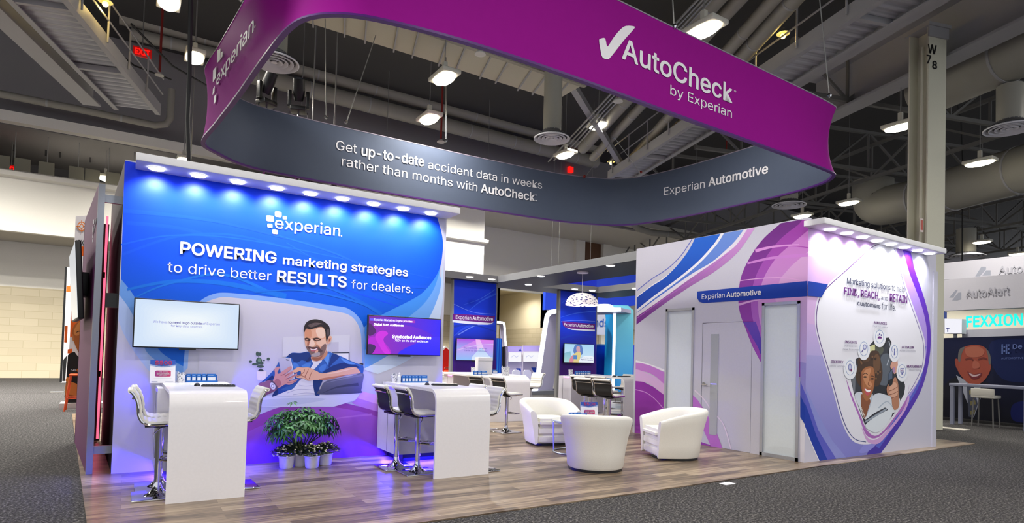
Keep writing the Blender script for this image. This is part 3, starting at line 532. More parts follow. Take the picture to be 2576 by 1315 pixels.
M('#cb8f90', [(385, 810), (420, 782), (455, 780), (445, 815), (425, 850), (440, 875), (480, 850), (600, 772), (622, 800), (560, 850), (520, 890), (560, 870), (640, 832), (645, 858), (560, 935), (680, 872), (686, 895), (580, 975), (690, 948), (690, 972), (600, 1025), (530, 1022), (460, 1062), (405, 1062), (362, 990), (385, 910), (390, 860)]); M('#a96a74', [(375, 1000), (420, 940), (480, 1000), (440, 1060), (405, 1058)])
for p in ([(470, 900), (540, 870), (610, 815)], [(530, 910), (590, 870), (640, 858)], [(540, 950), (620, 915), (684, 890)], [(560, 995), (630, 990), (690, 965)]): M('#8f4f5a', band(p, (9, 3)), s=0)
M('#5a4860', [(330, 985), (355, 965), (430, 1060), (395, 1085)]); M('#cfcbdc', [(322, 1020), (350, 995), (395, 1035), (388, 1085), (345, 1085)]); M('#57506b', ell(358, 1045, 20, 24, 12)); M('#e3e0ec', ell(358, 1045, 14, 18, 12))
M('#e0ac92', [(640, 850), (640, 832), (700, 788), (780, 790), (860, 790), (960, 835), (1045, 868), (1250, 828), (1400, 790), (1500, 785), (1545, 822), (1562, 862), (1400, 890), (1150, 948), (1000, 958), (920, 962), (850, 972), (780, 940), (692, 930), (680, 905), (745, 885), (740, 835), (680, 858)]); M('#b97860', [(1050, 935), (1250, 905), (1400, 885), (1150, 950), (1000, 958)]); M('#edc6b2', [(1100, 875), (1300, 830), (1480, 795), (1400, 825), (1200, 870)])
for p in ([(745, 885), (790, 850), (800, 810)], [(800, 920), (830, 860), (855, 805)], [(860, 950), (880, 890), (905, 835)], [(690, 915), (760, 900), (850, 960)]): M('#a06350', band(p, (12, 5)), s=0)
art('mural_photo', bw, py(YW), NY, A, start=.0052, step=.00007)
def squares(parent, plane, nrm, polys, lift, name='logo_mark', snap=None):
    mb = MB(); off = parent.location
    for p in polys:
        W = [plane(*q)+Vector(nrm)*lift for q in p]; W = [snap(q) for q in W] if snap else W
        mb.add([q-off for q in W], [tuple(t) for t in geometry.tessellate_polygon([[Vector((q[0], q[1], 0)) for q in p]])])
    return mb.build(name, TXW, parent)
def rsq(x0, y0, x1, y1, sk=.12, r=.22):
    w, h = x1-x0, y1-y0; pts = []
    for cx, cy, a in ((x1-r*w, y0+r*h, -90), (x1-r*w, y1-r*h, 0), (x0+r*w, y1-r*h, 90), (x0+r*w, y0+r*h, 180)):
        pts += [(cx+r*w*math.cos(R(a+30*i)), cy+r*h*math.sin(R(a+30*i))) for i in range(4)]
    return [(x, y+(x-x0)*sk) for x, y in pts]
squares(bw, py(YW), NY, [rsq(691.5, 531, 708, 545), rsq(669.5, 541, 689, 556), rsq(672.5, 562, 685, 572), rsq(685, 577, 698.5, 588), rsq(711, 543, 721, 551)], .006)
lettering(bw, py(YW), NY, [('experian', (691, 573.5), (855, 594), 552.5, 'x', .005), ('.', (857, 594.5), (860.5, 595), 591, '.', 0),
    ('POWERING', (452.5, 636.8), (695, 661.5), 608, 'H', .035), ('marketing strategies', (711, 664), (1026, 695), 648, 'x', .028), ('to drive better', (421, 683), (682, 706), 664, 'x', -.002),
    ('RESULTS', (696, 708), (871.5, 722.5), 680.5, 'H', .035), ('for dealers.', (883.5, 725), (1039, 737.5), 709, 'x', -.002)], TXW, 'lettering', .006)
# ---------------------------------------------------------------- closet: violet side wall and lit end wall
XC, YC = 8.63, 5.278
cl = thing('closet_booth', 'white closet block with violet and blue swooshes, woman printed on its end', 'booth wall', (XC, YC, 0))
local(MB().box(XC+.1, 12.79, YC, 5.44, 0, 3.66).box(XC+.1, 12.79, 8.77, 8.92, 0, 3.7), cl).build('end_wall', PANEL, cl)
local(MB().box(12.7, 12.86, YC-.02, 8.9, 0, 3.3), cl).build('corner_post', PANEL, cl)
W1 = (7.415, 8.095, .02, 2.455); W2 = (5.374, 6.03, .0, 2.457); DR = (6.208, 7.228, .0, 2.17); SL = (6.874, 7.034, .213, 1.967)
mb = MB(); z0, z1 = .0, 3.72
for a, b, c, d in ((5.44, W2[0], 0, z1), (W2[1], DR[0], 0, z1), (DR[1], W1[0], 0, z1), (W1[1], 8.9, 0, z1), (W2[0], W2[1], W2[3], z1), (DR[0], DR[1], DR[3], z1), (W1[0], W1[1], W1[3], z1)):
    if b > a: mb.box(XC, XC+.1, a, b, c, d)
mb.box(XC, XC+.1, YC, W2[0], 0, z1).box(XC, XC+.1, 8.9, 8.93, 0, z1)
local(mb, cl).build('side_wall', PANEL, cl)
C6 = T(1590, 560, 2.088); C7 = T(1590, 560, 5.478); A = []
def clip(poly, inside, cross):
    out = []
    for i, p in enumerate(poly):
        q = poly[i-1]
        if inside(p):
            if not inside(q): out.append(cross(q, p))
            out.append(p)
        elif inside(q): out.append(cross(q, p))
    return out
def wallclip(pts):                # trim print to the wall: top edge and the two ends, in photo measure on the side wall
    top = lambda x: 624.5-(x-1603.8)*.1755
    def cr1(a, b):
        f = lambda p: p[1]-top(p[0]); t = f(a)/(f(a)-f(b)); return (a[0]+(b[0]-a[0])*t, a[1]+(b[1]-a[1])*t)
    p = clip(pts, lambda q: q[1] >= top(q[0]), cr1); e = lambda y: 2034.5-(y-549)*.0181
    def cr2(a, b):
        f = lambda q: e(q[1])-q[0]; t = f(a)/(f(a)-f(b)); return (a[0]+(b[0]-a[0])*t, a[1]+(b[1]-a[1])*t)
    p = clip(p, lambda q: q[0] <= e(q[1]), cr2); e2 = lambda y: 1604.2-(y-624)*.0162
    def cr3(a, b):
        f = lambda q: q[0]-e2(q[1]); t = f(a)/(f(a)-f(b)); return (a[0]+(b[0]-a[0])*t, a[1]+(b[1]-a[1])*t)
    p = clip(p, lambda q: q[0] >= e2(q[1]), cr3); lo = lambda x: 1125+(x-1785.4)*.168
    def cr4(a, b):
        f = lambda q: lo(q[0])-q[1]; t = f(a)/(f(a)-f(b)); return (a[0]+(b[0]-a[0])*t, a[1]+(b[1]-a[1])*t)
    return clip(p, lambda q: q[1] <= lo(q[0]), cr4)
def K(c, p): 
    q = wallclip(p)
    if len(q) > 2: A.append((c, q))
def sp(a): return smooth(C7(a), 6, False)
l0 = [(40, 960), (250, 790), (480, 640), (660, 470), (780, 300), (870, 150)]; l1 = [(40, 1050), (250, 890), (450, 760), (620, 590), (760, 410), (850, 250), (900, 120)]
l2 = [(40, 1215), (300, 1010), (600, 790), (880, 560), (1080, 350), (1180, 220), (1260, 80)]; l3 = [(40, 1260), (400, 1000), (800, 720), (1100, 540), (1300, 370), (1430, 240), (1580, 40)]
l4 = [(40, 1310), (400, 1060), (760, 800), (1080, 580), (1300, 420), (1450, 290), (1620, 40)]; l5 = [(40, 1420), (400, 1150), (800, 880), (1100, 700), (1350, 510), (1520, 330), (1720, 30)]
K('#5b67c0', band(C7(l0), 2)); K('#eceaf5', sp([(x+25, y-32) for x, y in l1])+sp(l1)[::-1])
K(('#0f63d6', '#0a3cae'), sp(l1)+sp(l2)[::-1]); K('#eef0fa', sp(l2)+sp([(x+34, y+14) for x, y in l2])[::-1]); K(('#6e94e4', '#3f66cc'), sp([(x+34, y+14) for x, y in l2])+sp(l3)[::-1])
K('#e8e3f2', sp(l3)+sp(l4)[::-1]); K(('#d69ae0', '#6c1088'), sp(l4)+sp(l5)[::-1]); K('#b768c8', band(C7([(60, 1320), (500, 1010), (1000, 690), (1330, 420)]), 1.6))
g0 = [(2060, 0), (1830, 200), (1680, 390), (1560, 600), (1490, 800), (1465, 1050), (1490, 1250), (1560, 1450), (1650, 1680), (1780, 1930), (1820, 1990)]
g1 = [(2300, 20), (2050, 220), (1870, 440), (1740, 660), (1670, 850), (1640, 1050), (1650, 1250), (1690, 1420), (1760, 1620), (1860, 1850)]
g2 = [(2480, 60), (2240, 260), (2020, 450), (1880, 640), (1790, 830), (1740, 1050), (1750, 1300), (1800, 1500), (1900, 1700)]
end = [(2600, 1800), (2600, -40), (2400, -40)]
K(('#6a0f80', '#a44fc0'), sp(g0)+C7([(2600, 2200), (2600, -40), (2100, -40)])); K(('#9a2aa4', '#b271d2'), sp(g1)+C7([(2600, 1950), (2600, -40), (2350, -40)])); K(('#c56fc8', '#cda2dc'), sp(g2)+C7(end))
K('#d5a3d8', C7([(2600, 250), (2400, 420), (2200, 590), (2050, 760), (1960, 1000), (2100, 1500), (2600, 1700)])); K('#a338ae', band(C7([(1690, 370), (1900, 330), (2200, 320), (2480, 350)]), 2)); K('#cb7fd4', band(C7([(1590, 560), (1900, 490), (2200, 460), (2480, 440)]), (5, 9))); K('#d992dc', band(C7([(1700, 390), (1950, 330), (2300, 300)]), (8, 3))); K('#e0a8e0', band(C7([(1480, 800), (1750, 770), (2100, 760), (2450, 820)]), 2)); K('#dca6e2', band(C7([(1470, 1130), (1650, 1080), (1900, 1030)]), (6, 2)))
K(('#6a46b8', '#4a3ab0'), smooth(C6([(578, 520), (600, 545), (630, 600), (660, 650), (678, 690), (678, 610), (650, 520)]), 4, False)); 
K(('#cfa9dd', '#b9a8e2'), C6([(884, 390), (935, 390), (935, 740), (884, 740)])); K('#9a93d6', C6([(884, 730), (935, 740), (935, 1010), (884, 900)])); K('#5e62c8', C6([(884, 830), (935, 960), (935, 1060), (884, 930)])); K('#1a3fae', C6([(884, 905), (935, 1010), (935, 1100), (884, 1020)])); K('#e4e2ee', C6([(884, 1022), (935, 1102), (935, 1280), (884, 1280)]))
K('#f0eef8', smooth(C6([(10, 720), (80, 738), (168, 770), (168, 780), (80, 748), (10, 732)]), 4)); K('#c27bd2', smooth(C6([(10, 735), (80, 745), (150, 775), (200, 810), (200, 890), (140, 820), (80, 785), (10, 772)]), 4)); K('#d9b0e2', smooth(C6([(10, 770), (80, 790), (150, 830), (210, 900), (200, 960), (150, 890), (80, 840), (10, 830)]), 4)); K(('#8a1fa0', '#9c46b4'), C6([(10, 830), (60, 835), (110, 860), (170, 905), (240, 1000), (330, 1140), (480, 1190), (10, 1160)])); K('#c074d0', C6([(320, 905), (345, 930), (390, 1000), (440, 1090), (475, 1185), (420, 1185), (385, 1110), (340, 1010), (320, 985)])); K('#e6d9ee', band(C6([(330, 880), (380, 930), (420, 990), (480, 1060), (520, 1190)]), 3)); K('#c98ad6', band(C6([(12, 875), (70, 890), (120, 925), (165, 975)]), 2))
K('#0a3aa6', [(1754, 733), (2031.5, 706.5), (2031, 745), (1770, 762), (1760, 759), (1754, 750)])
side_art = art('mural_print', cl, px_(XC), NX, A, step=.00012)
lettering(cl, px_(XC), NX, [('Experian', (1766, 752.6), (1823.7, 748), 740.3, 'H', 0), ('Automotive', (1828, 747.6), (1915.5, 741.2), 735, 'H', .028)], TXW, 'lettering', .008)
# cut the printed sheet where door and windows stand
bm_ = bmesh.new(); bm_.from_mesh(side_art.data)
for ya, yb, za, zb in (W1, W2, DR, SL):
    for co, no in (((0, ya-YC, 0), (0, 1, 0)), ((0, yb-YC, 0), (0, 1, 0)), ((0, 0, zb), (0, 0, 1)), ((0, 0, max(za, .004)), (0, 0, 1))):
        bmesh.ops.bisect_plane(bm_, geom=bm_.verts[:]+bm_.edges[:]+bm_.faces[:], plane_co=co, plane_no=no, dist=1e-5)
dead = []
for f in bm_.faces:
    c = f.calc_center_median(); y, z = c.y+YC, c.z
    for q in (W1, W2, DR):
        if q[0] < y < q[1] and q[2]-.01 < z < q[3]:
            dead.append(f)
ink = bm_.verts.layers.float_color['ink']; dc = []
for f in bm_.faces:
    c = f.calc_center_median(); y, z = c.y+YC, c.z
    if DR[0] < y < DR[1] and z < DR[3]: dc.append(([v.co.copy() for v in f.verts], [tuple(v[ink]) for v in f.verts]))
bmesh.ops.delete(bm_, geom=dead, context='FACES'); bm_.to_mesh(side_art.data); bm_.free()
# door
do = MB(); g = .012
for a, b, c, d in ((DR[0]+g, SL[0], .015, DR[3]-g), (SL[1], DR[1]-g, .015, DR[3]-g), (SL[0], SL[1], .015, SL[2]), (SL[0], SL[1], SL[3], DR[3]-g)): do.box(XC+.004, XC+.05, a, b, c, d)
local(do, cl); dr = do.build('door', PANEL, cl)
mb = MB(); cols = []
for vs, cs in dc:
    y = sum(v.y for v in vs)/len(vs)+YC; z = sum(v.z for v in vs)/len(vs)
    if SL[0] < y < SL[1] and SL[2] < z < SL[3]: continue
    mb.add([(v.x+.0035, v.y, v.z) for v in vs], [tuple(range(len(vs)))]); cols += cs
if mb.v:
    o = mb.build('door_print', INK, dr); at = o.data.color_attributes.new('ink', 'FLOAT_COLOR', 'POINT'); at.data.foreach_set('color', [x for c in cols for x in c])
local(MB().box(XC-.004, XC+.03, SL[0], SL[1], SL[2], SL[3]), cl).build('window_slot', mat('slot_glass', '#aeb2bb', .15, coat=.5), dr)
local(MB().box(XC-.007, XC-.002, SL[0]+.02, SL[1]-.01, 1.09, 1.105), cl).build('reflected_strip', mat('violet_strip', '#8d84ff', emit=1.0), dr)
h = MB(); hp = FX(1771, 966, XC); h.tube([(XC+.01, hp.y, hp.z), (XC-.012, hp.y, hp.z)], .034, 14).tube([(XC-.01, hp.y, hp.z), (XC-.055, hp.y, hp.z), (XC-.058, hp.y-.11, hp.z)], .013, 10); local(h, cl).build('handle', CHROME, dr)
# frosted windows
FROST = mat('frosted_glass', '#dde6ee', .35, coat=.2); ALU = mat('aluminium', '#b9bcc6', .35, .5)
for ya, yb, za, zb in (W1, W2):
    f = MB(); q = .045
    for a, b, c, d in ((ya, ya+q, za, zb), (yb-q, yb, za, zb), (ya, yb, zb-q, zb), (ya, yb, za, za+q+.02)): f.box(XC-.012, XC+.06, a, b, c, d)
    fo = local(f, cl).build('window_frame', ALU, cl); local(MB().box(XC+.015, XC+.03, ya+q, yb-q, za+q, zb-q), cl).build('pane', FROST, fo)
# ---- end wall print
D5 = T(2020, 540, 2.087); D6 = T(2060, 770, 3.757); A = []
def eclip(pts):
    e = lambda y: 2034.0-(y-549)*.0181
    def c1(a, b):
        f = lambda q: q[0]-e(q[1]); t = f(a)/(f(a)-f(b)); return (a[0]+(b[0]-a[0])*t, a[1]+(b[1]-a[1])*t)
    p = clip(pts, lambda q: q[0] >= e(q[1]), c1); lo = lambda x: 1165-(x-2022.7)*.1345
    def c2(a, b):
        f = lambda q: lo(q[0])-q[1]; t = f(a)/(f(a)-f(b)); return (a[0]+(b[0]-a[0])*t, a[1]+(b[1]-a[1])*t)
    p = clip(p, lambda q: q[1] <= lo(q[0]), c2); tp = lambda x: 552+(x-2034)*.2575
    def c3(a, b):
        f = lambda q: q[1]-tp(q[0]); t = f(a)/(f(a)-f(b)); return (a[0]+(b[0]-a[0])*t, a[1]+(b[1]-a[1])*t)
    return clip(p, lambda q: q[1] >= tp(q[0]), c3)
def E_(c, p, t=D5, s=0):
    q = t(p); q = smooth(q, 5) if s else q; q = eclip(q)
    if len(q) > 2: A.append((c, q))
E_('#c9c8da', [(0, 0), (700, 0), (700, 1330), (0, 1330)])
E_(('#dcb0ea', '#d5b4e6'), [(0, 0), (420, 0), (420, 300), (150, 560), (0, 560)]); E_('#e3c4ee', band([(0, 200), (160, 230), (300, 330)], (30, 4))); E_('#e3c4ee', band([(0, 140), (150, 160), (330, 290)], (3, 12)))
E_('#d8b3e4', [(0, 425), (80, 425), (60, 600), (0, 600)]); E_(('#cdb0e6', '#b9aee4'), [(0, 560), (70, 580), (120, 760), (0, 760)])
E_(('#aaa4de', '#7f80d0'), [(0, 735), (110, 740), (180, 960), (260, 1160), (330, 1215), (420, 1250), (380, 1290), (110, 1300), (60, 1180), (0, 900)]); E_('#8d92d8', [(0, 880), (60, 1010), (150, 1180), (240, 1290), (110, 1300), (40, 1120), (0, 1000)]); E_('#5a5cc4', [(0, 900), (30, 980), (80, 1130), (180, 1290), (100, 1300), (50, 1150), (0, 1020)]); E_('#1a3aa8', [(0, 960), (30, 1040), (70, 1160), (130, 1290), (85, 1300), (40, 1190), (0, 1090)]); E_('#f0eff8', band([(0, 1090), (40, 1190), (88, 1300)], 4))
E_(('#6a10d0', '#4434a8'), smooth([(560, 185), (590, 300), (640, 450), (665, 560), (670, 680), (655, 800), (620, 920), (560, 1030), (480, 1150), (395, 1262), (330, 1270), (420, 1120), (520, 980), (600, 850), (640, 700), (635, 600), (590, 430), (520, 180)], 5), s=0)
E_(('#c69af0', '#8f8fe0'), smooth([(520, 180), (560, 310), (620, 470), (648, 590), (650, 700), (625, 830), (560, 960), (470, 1090), (370, 1220), (300, 1250), (330, 1190), (560, 900), (620, 700), (600, 560), (540, 380), (490, 170)], 5)); E_('#5560cc', band([(645, 690), (610, 880), (500, 1060), (390, 1220)], (4, 22)))
E_('#e8e5f4', smooth([(400, 148), (470, 160), (500, 220), (540, 370), (600, 540), (640, 670), (636, 790), (600, 880), (550, 950), (520, 1010), (440, 1130), (400, 1185), (330, 1205), (260, 1185), (205, 1090), (145, 880), (85, 680), (62, 570), (70, 460), (110, 385), (230, 275), (350, 170)], 6))
ln = [(400, 155), (466, 166), (494, 222), (532, 375), (592, 545), (631, 672), (627, 785), (592, 872), (552, 940)]
E_('#7a6aa8', band(ln, 3)); ln2 = [(400, 155), (352, 178), (236, 284), (118, 392), (80, 462), (70, 570), (93, 680), (153, 875), (213, 1083), (266, 1172), (330, 1192)]
E_(('#6a2a80', '#1f3a80'), band(ln2, 4)); E_(('#f4f3fa', '#e9e8f4'), smooth([(400, 160), (464, 170), (490, 222), (528, 376), (588, 546), (627, 673), (623, 784), (588, 868), (548, 936), (510, 1000), (440, 1120), (400, 1170), (332, 1187), (270, 1167), (219, 1080), (158, 872), (98, 680), (75, 570), (84, 464), (122, 394), (240, 287), (356, 182)], 6))
E_('#b06cc0', smooth([(258, 690), (300, 850), (380, 1050), (430, 1190), (480, 1240), (540, 1245), (620, 1190), (720, 1060), (820, 930), (852, 740), (835, 850), (760, 980), (640, 1140), (560, 1215), (500, 1215), (440, 1150), (400, 1050), (320, 860)], 4), D6); E_('#d3a5dc', smooth([(400, 1140), (450, 1230), (500, 1262), (570, 1240), (680, 1130), (800, 970), (845, 850), (850, 900), (800, 1010), (680, 1170), (580, 1285), (510, 1300), (450, 1270)], 4), D6)
ph = [(330, 830), (300, 690), (345, 640), (350, 560), (345, 500), (400, 470), (470, 440), (475, 370), (525, 318), (545, 370), (575, 390), (605, 360), (620, 300), (660, 295), (685, 340), (680, 430), (715, 495), (740, 500), (735, 620), (770, 690), (805, 715), (805, 830), (770, 890), (750, 960), (640, 1110), (570, 1180), (500, 1185), (430, 1110)]
E_('#33363f', ph, D6); E_('#d6d69c', [(480, 378), (532, 358), (528, 420), (480, 440)], D6); E_('#565a4e', ell(570, 410, 40, 50), D6); E_('#5c6470', [(585, 480), (680, 470), (660, 690), (620, 760), (580, 740)], D6, 1); E_('#1d1f26', [(600, 360), (625, 305), (660, 300), (682, 345), (640, 330), (612, 400)], D6); E_('#70757f', [(310, 690), (345, 650), (340, 820), (325, 810)], D6); E_('#23262d', [(520, 740), (640, 750), (800, 720), (800, 830), (760, 850), (620, 830), (520, 820)], D6, 1); E_('#aeb6c2', band([(660, 330), (680, 430), (640, 560)], 8), D6)
E_('#47301f', smooth([(345, 620), (370, 560), (360, 520), (400, 470), (480, 440), (500, 420), (560, 430), (585, 520), (600, 620), (590, 700), (560, 750), (520, 760), (400, 760), (350, 690)], 5), D6); E_('#6b4a30', ell(545, 540, 34, 90), D6); E_('#5d4029', ell(430, 500, 50, 30), D6)
for i in range(26): a = random.random()*6.28; E_('#7a5638' if i % 2 else '#34231a', ell(475+105*math.cos(a)*random.uniform(.6, 1.08), 590+150*math.sin(a)*random.uniform(.5, 1.05), 9, 11, 8), D6)
E_(('#cfd6e2', '#e6ebf2'), smooth([(335, 835), (400, 810), (480, 850), (560, 820), (640, 840), (690, 850), (760, 870), (752, 960), (690, 1010), (620, 965), (520, 1010), (430, 1065), (380, 960)], 5), D6); E_('#b7c3d4', band([(500, 830), (480, 930), (440, 1050)], (18, 6)), D6); E_('#aebccd', band([(560, 960), (640, 900), (700, 960)], (12, 5)), D6)
E_('#8a5336', [(400, 830), (480, 880), (470, 950), (430, 1060), (400, 980), (395, 900)], D6, 1); E_('#a8693f', smooth([(395, 640), (420, 590), (470, 568), (510, 580), (525, 640), (522, 720), (505, 810), (470, 880), (440, 890), (412, 840), (395, 740)], 5), D6); E_('#c98a60', smooth([(440, 600), (490, 590), (470, 680), (500, 740), (470, 770), (430, 720), (415, 650)], 4), D6); E_('#8d5232', smooth([(395, 650), (410, 640), (408, 760), (420, 850), (398, 760)], 4), D6)
E_('#c4535e', smooth([(425, 770), (450, 785), (490, 790), (480, 825), (455, 845), (435, 820)], 4), D6); E_('#ffffff', smooth([(430, 776), (455, 790), (488, 793), (470, 812), (445, 805)], 4), D6); E_('#2b1b16', ell(433, 668, 17, 8, 12), D6); E_('#2b1b16', ell(502, 685, 15, 8, 12), D6); E_('#3a241a', band([(415, 645), (435, 632), (458, 645)], 6), D6); E_('#3a241a', band([(485, 660), (505, 658), (520, 672)], 6), D6); E_('#8a4f30', band([(478, 690), (462, 735), (480, 752)], 6), D6)
for i in range(9): E_('#e8e2d8', ell(398+5*i, 960+13*i, 5, 6, 8), D6)
E_('#b87f62', smooth([(640, 760), (690, 700), (720, 670), (745, 730), (750, 820), (755, 940), (715, 980), (690, 940), (680, 860), (645, 830)], 5), D6); E_('#d9a68c', smooth([(660, 780), (700, 720), (735, 740), (740, 830), (700, 870), (665, 830)], 5), D6); E_('#d9a08c', smooth([(670, 570), (690, 520), (735, 505), (740, 600), (710, 640), (690, 600)], 4), D6); E_('#15181e', [(655, 640), (690, 585), (705, 640), (690, 740), (655, 760)], D6); E_('#50607a', [(655, 640), (690, 590), (690, 680), (652, 700)], D6); E_('#b58ab0', ell(705, 600, 14, 28, 10), D6)
for p in ([(660, 800), (690, 790), (740, 760)], [(665, 835), (700, 825), (745, 800)], [(680, 868), (710, 860), (745, 845)]): E_('#8e5a44', band(p, (8, 4)), D6)
E_('#3b3f49', [(430, 1075), (620, 955), (650, 975), (440, 1110)], D6); E_('#9aa5b4', [(432, 1085), (625, 965), (640, 975), (436, 1100)], D6); E_('#dfe6ee', [(440, 1112), (650, 978), (690, 1010), (640, 1110), (570, 1180), (500, 1185)], D6, 1)
for cx, cy, rx, ry in ((569, 287, 40, 64), (420, 402, 40, 68), (290, 582, 42, 70), (709, 430, 34, 62), (781, 612, 36, 64)):
    E_('#eef0f8', ell(cx, cy+8, rx*1.5, ry*1.45), D6)
    E_('#7f97c8', ell(cx, cy, rx, ry, 30), D6); E_('#f2f3fa', ell(cx, cy, rx-4, ry-5, 30), D6)
for dx, dy, r in ((-15, -12, 7), (0, -20, 8), (15, -12, 7)): E_('#3a2f8a', ell(569+dx, 285+dy, r*.75, r*1.2, 10), D6)
E_('#6a1a80', [(550, 290), (569, 283), (588, 290), (588, 305), (550, 305)], D6); E_('#7a80c0', ell(428, 385, 17, 27, 20), D6); E_('#dfe2f4', ell(428, 385, 11, 19, 16), D6); E_('#4a3f90', band([(415, 408), (398, 435)], 8), D6)
E_('#8a90c4', ell(288, 575, 17, 34, 20), D6); E_('#c9cde6', ell(288, 575, 9, 22, 20), D6); E_('#7a2a60', ell(301, 604, 8, 13, 12), D6); E_('#6a70b4', [(702, 462), (716, 462), (711, 415), (706, 415)], D6); E_('#6a70b4', ell(709, 410, 6, 10, 10), D6); E_('#8a90c8', band([(690, 390), (684, 412), (690, 435)], 4), D6); E_('#8a90c8', band([(728, 390), (734, 412), (728, 435)], 4), D6); E_('#6a70b4', [(764, 585), (800, 585), (800, 625), (764, 625)], D6); E_('#eef0fa', [(768, 591), (796, 591), (796, 618), (768, 618)], D6); E_('#7a2a80', band([(770, 615), (780, 602), (794, 612)], 5), D6); E_('#6a70b4', [(774, 630), (790, 630), (790, 645), (774, 645)], D6)
E_('#0a3aa6', [(0, 349), (30, 349), (128, 366), (95, 432), (0, 424)])
art('end_print', cl, py(YC), NY, A, step=.00008)
q6 = lambda x, y: (2060+x/3.757, 770+y/3.757)
def row(s, x0, y0, x1, y1, top, ref, b): return (s, q6(x0, y0), q6(x1, y1), 770+top/3.757, ref, b)
lettering(cl, py(YC), NY, [('Marketing solutions', (2127.7, 712.8), (2237, 729.5), 698.8, 'H', .022), ('to help', (2240.5, 730.5), (2274, 735.6), 716, 'l', -.01), ('and', (2213.7, 753.6), (2231, 756.3), 745.6, 'x', -.01), ('customers', (2154, 767.5), (2212, 775.7), 759, 'x', .022), ('for life.', (2216, 777), (2250.5, 781.4), 761, 'l', -.01)], TXD, 'lettering', .0165)
lettering(cl, py(YC), NY, [('FIND, REACH,', (2120.7, 740), (2209.7, 753), 722.5, 'H', .03), ('RETAIN', (2235.5, 757.3), (2279.6, 763), 738.4, 'H', .03), row('AUDIENCES', 510, 165, 632, 178, 141, 'H', .01), row('INSIGHTS', 238, 348, 350, 354, 322, 'H', .01), row('ACTIVATION', 775, 398, 888, 402, 374, 'H', .01), row('IDENTITY', 108, 536, 220, 541, 510, 'H', .01), row('MEASUREMENT', 822, 580, 963, 581, 555, 'H', .01)], TXP, 'lettering', .0165)
lettering(cl, py(YC), NY, [row('Target your audience', 500, 195, 640, 207, 180, 'H', 0), row('Understand your', 232, 381, 350, 385, 364, 'H', 0), row('market & consumers', 218, 412, 368, 419, 396, 'H', 0), row('Activate across channels', 755, 425, 905, 431, 409, 'H', 0), row('Identify customers', 92, 569, 235, 574, 553, 'H', 0), row('Measure results', 845, 607, 940, 608, 592, 'H', 0)], TXG, 'lettering', .0165)
hx = [8.95+i*.462 for i in range(8)]
header(cl, 8.52, 12.44, 4.95, YC-.002, 3.56, 3.65, hx, 45)
# ---------------------------------------------------------------- purple ring banner
zb, zt = 5.3, 6.66
OUT = smooth([(1.02, 12.6), (1.32, 13.15), (2.0, 13.72), (3.2, 13.87), (5, 13.87), (7.6, 13.84), (10, 13.68), (11.25, 13.33), (11.8, 13.0), (12.2, 12.33), (12.45, 10.84), (12.5, 9.3), (12.48, 8.02), (12.3, 7.2), (11.95, 6.75), (11.45, 6.62), (9.3, 6.55), (7, 6.5), (5, 6.44), (3.5, 6.46), (2.6, 6.55), (2.0, 6.7), (1.62, 7.0), (1.45, 7.45), (1.35, 8.43), (1.25, 9.85), (1.12, 11.34)], 8)
CO = [(1.0, 13.9), (12.5, 13.9), (12.5, 6.5), (1.3, 6.4)]
def ring(z, inset):
    n = len(OUT); v = []; t = (z-zb)/(zt-zb)
    for i, (x, y) in enumerate(OUT):
        a, b = Vector(OUT[i-1]), Vector(OUT[(i+1) % n]); d = (b-a).normalized(); nr = Vector((d.y, -d.x))
        if nr.dot(Vector((6.8-x, 10.1-y))) < 0: nr = -nr
        dc = min(math.hypot(x-c[0], y-c[1]) for c in CO); pin = .17*math.exp(-(dc/1.5)**2)*(1-(2*t-1)**2)
        v.append((x+nr.x*(inset+pin), y+nr.y*(inset+pin), z))
    return v
def shell(mb, inset, z0, z1, k=8, m=0):
    n = len(OUT); vs = []
    for j in range(k+1): vs += ring(z0+(z1-z0)*j/k, inset)
    return mb.add(vs, [(j*n+i, j*n+(i+1) % n, (j+1)*n+(i+1) % n, (j+1)*n+i) for j in range(k) for i in range(n)], m)
bn = thing('ring_banner', 'huge purple ring banner with dark grey lining hanging over the booth', 'hanging banner', (0, 0, 0))
PURP = mat('purple_fabric', '#96198c', .65, bump=.05, scale=8); PURP.node_tree.nodes['Principled BSDF'].inputs['Specular IOR Level'].default_value = .03; SLATE = mat('slate_fabric', '#4a556b', .75, bump=.05, scale=8)
shell(MB(), 0, zb, zt).build('outer_skirt', PURP, bn, sharp=80); shell(MB(), .05, zb, zt).build('lining', SLATE, bn, sharp=80)
n = len(OUT); vs = ring(zb-.002, -.012)+ring(zb-.002, .062)+ring(zb+.03, .062)+ring(zb+.03, -.012)
MB().add(vs, [(j*n+i, j*n+(i+1) % n, ((j+1) % 4)*n+(i+1) % n, ((j+1) % 4)*n+i) for j in range(4) for i in range(n)]).build('hem', mat('hem_purple', '#4a0f70', .5), bn)
vs = ring(zt+.008, -.004)+ring(zt+.008, .054)+ring(zt-.012, .054)+ring(zt-.012, -.004)
MB().add(vs, [(j*n+i, j*n+(i+1) % n, ((j+1) % 4)*n+(i+1) % n, ((j+1) % 4)*n+i) for j in range(4) for i in range(n)]).build('top_rim', mat('rim_magenta', '#8d8596', .5), bn)
_rc = {}
def ringc(z, i):
    k = (round(z, 2), i)
    if k not in _rc: _rc[k] = ring(k[0], i)
    return _rc[k]
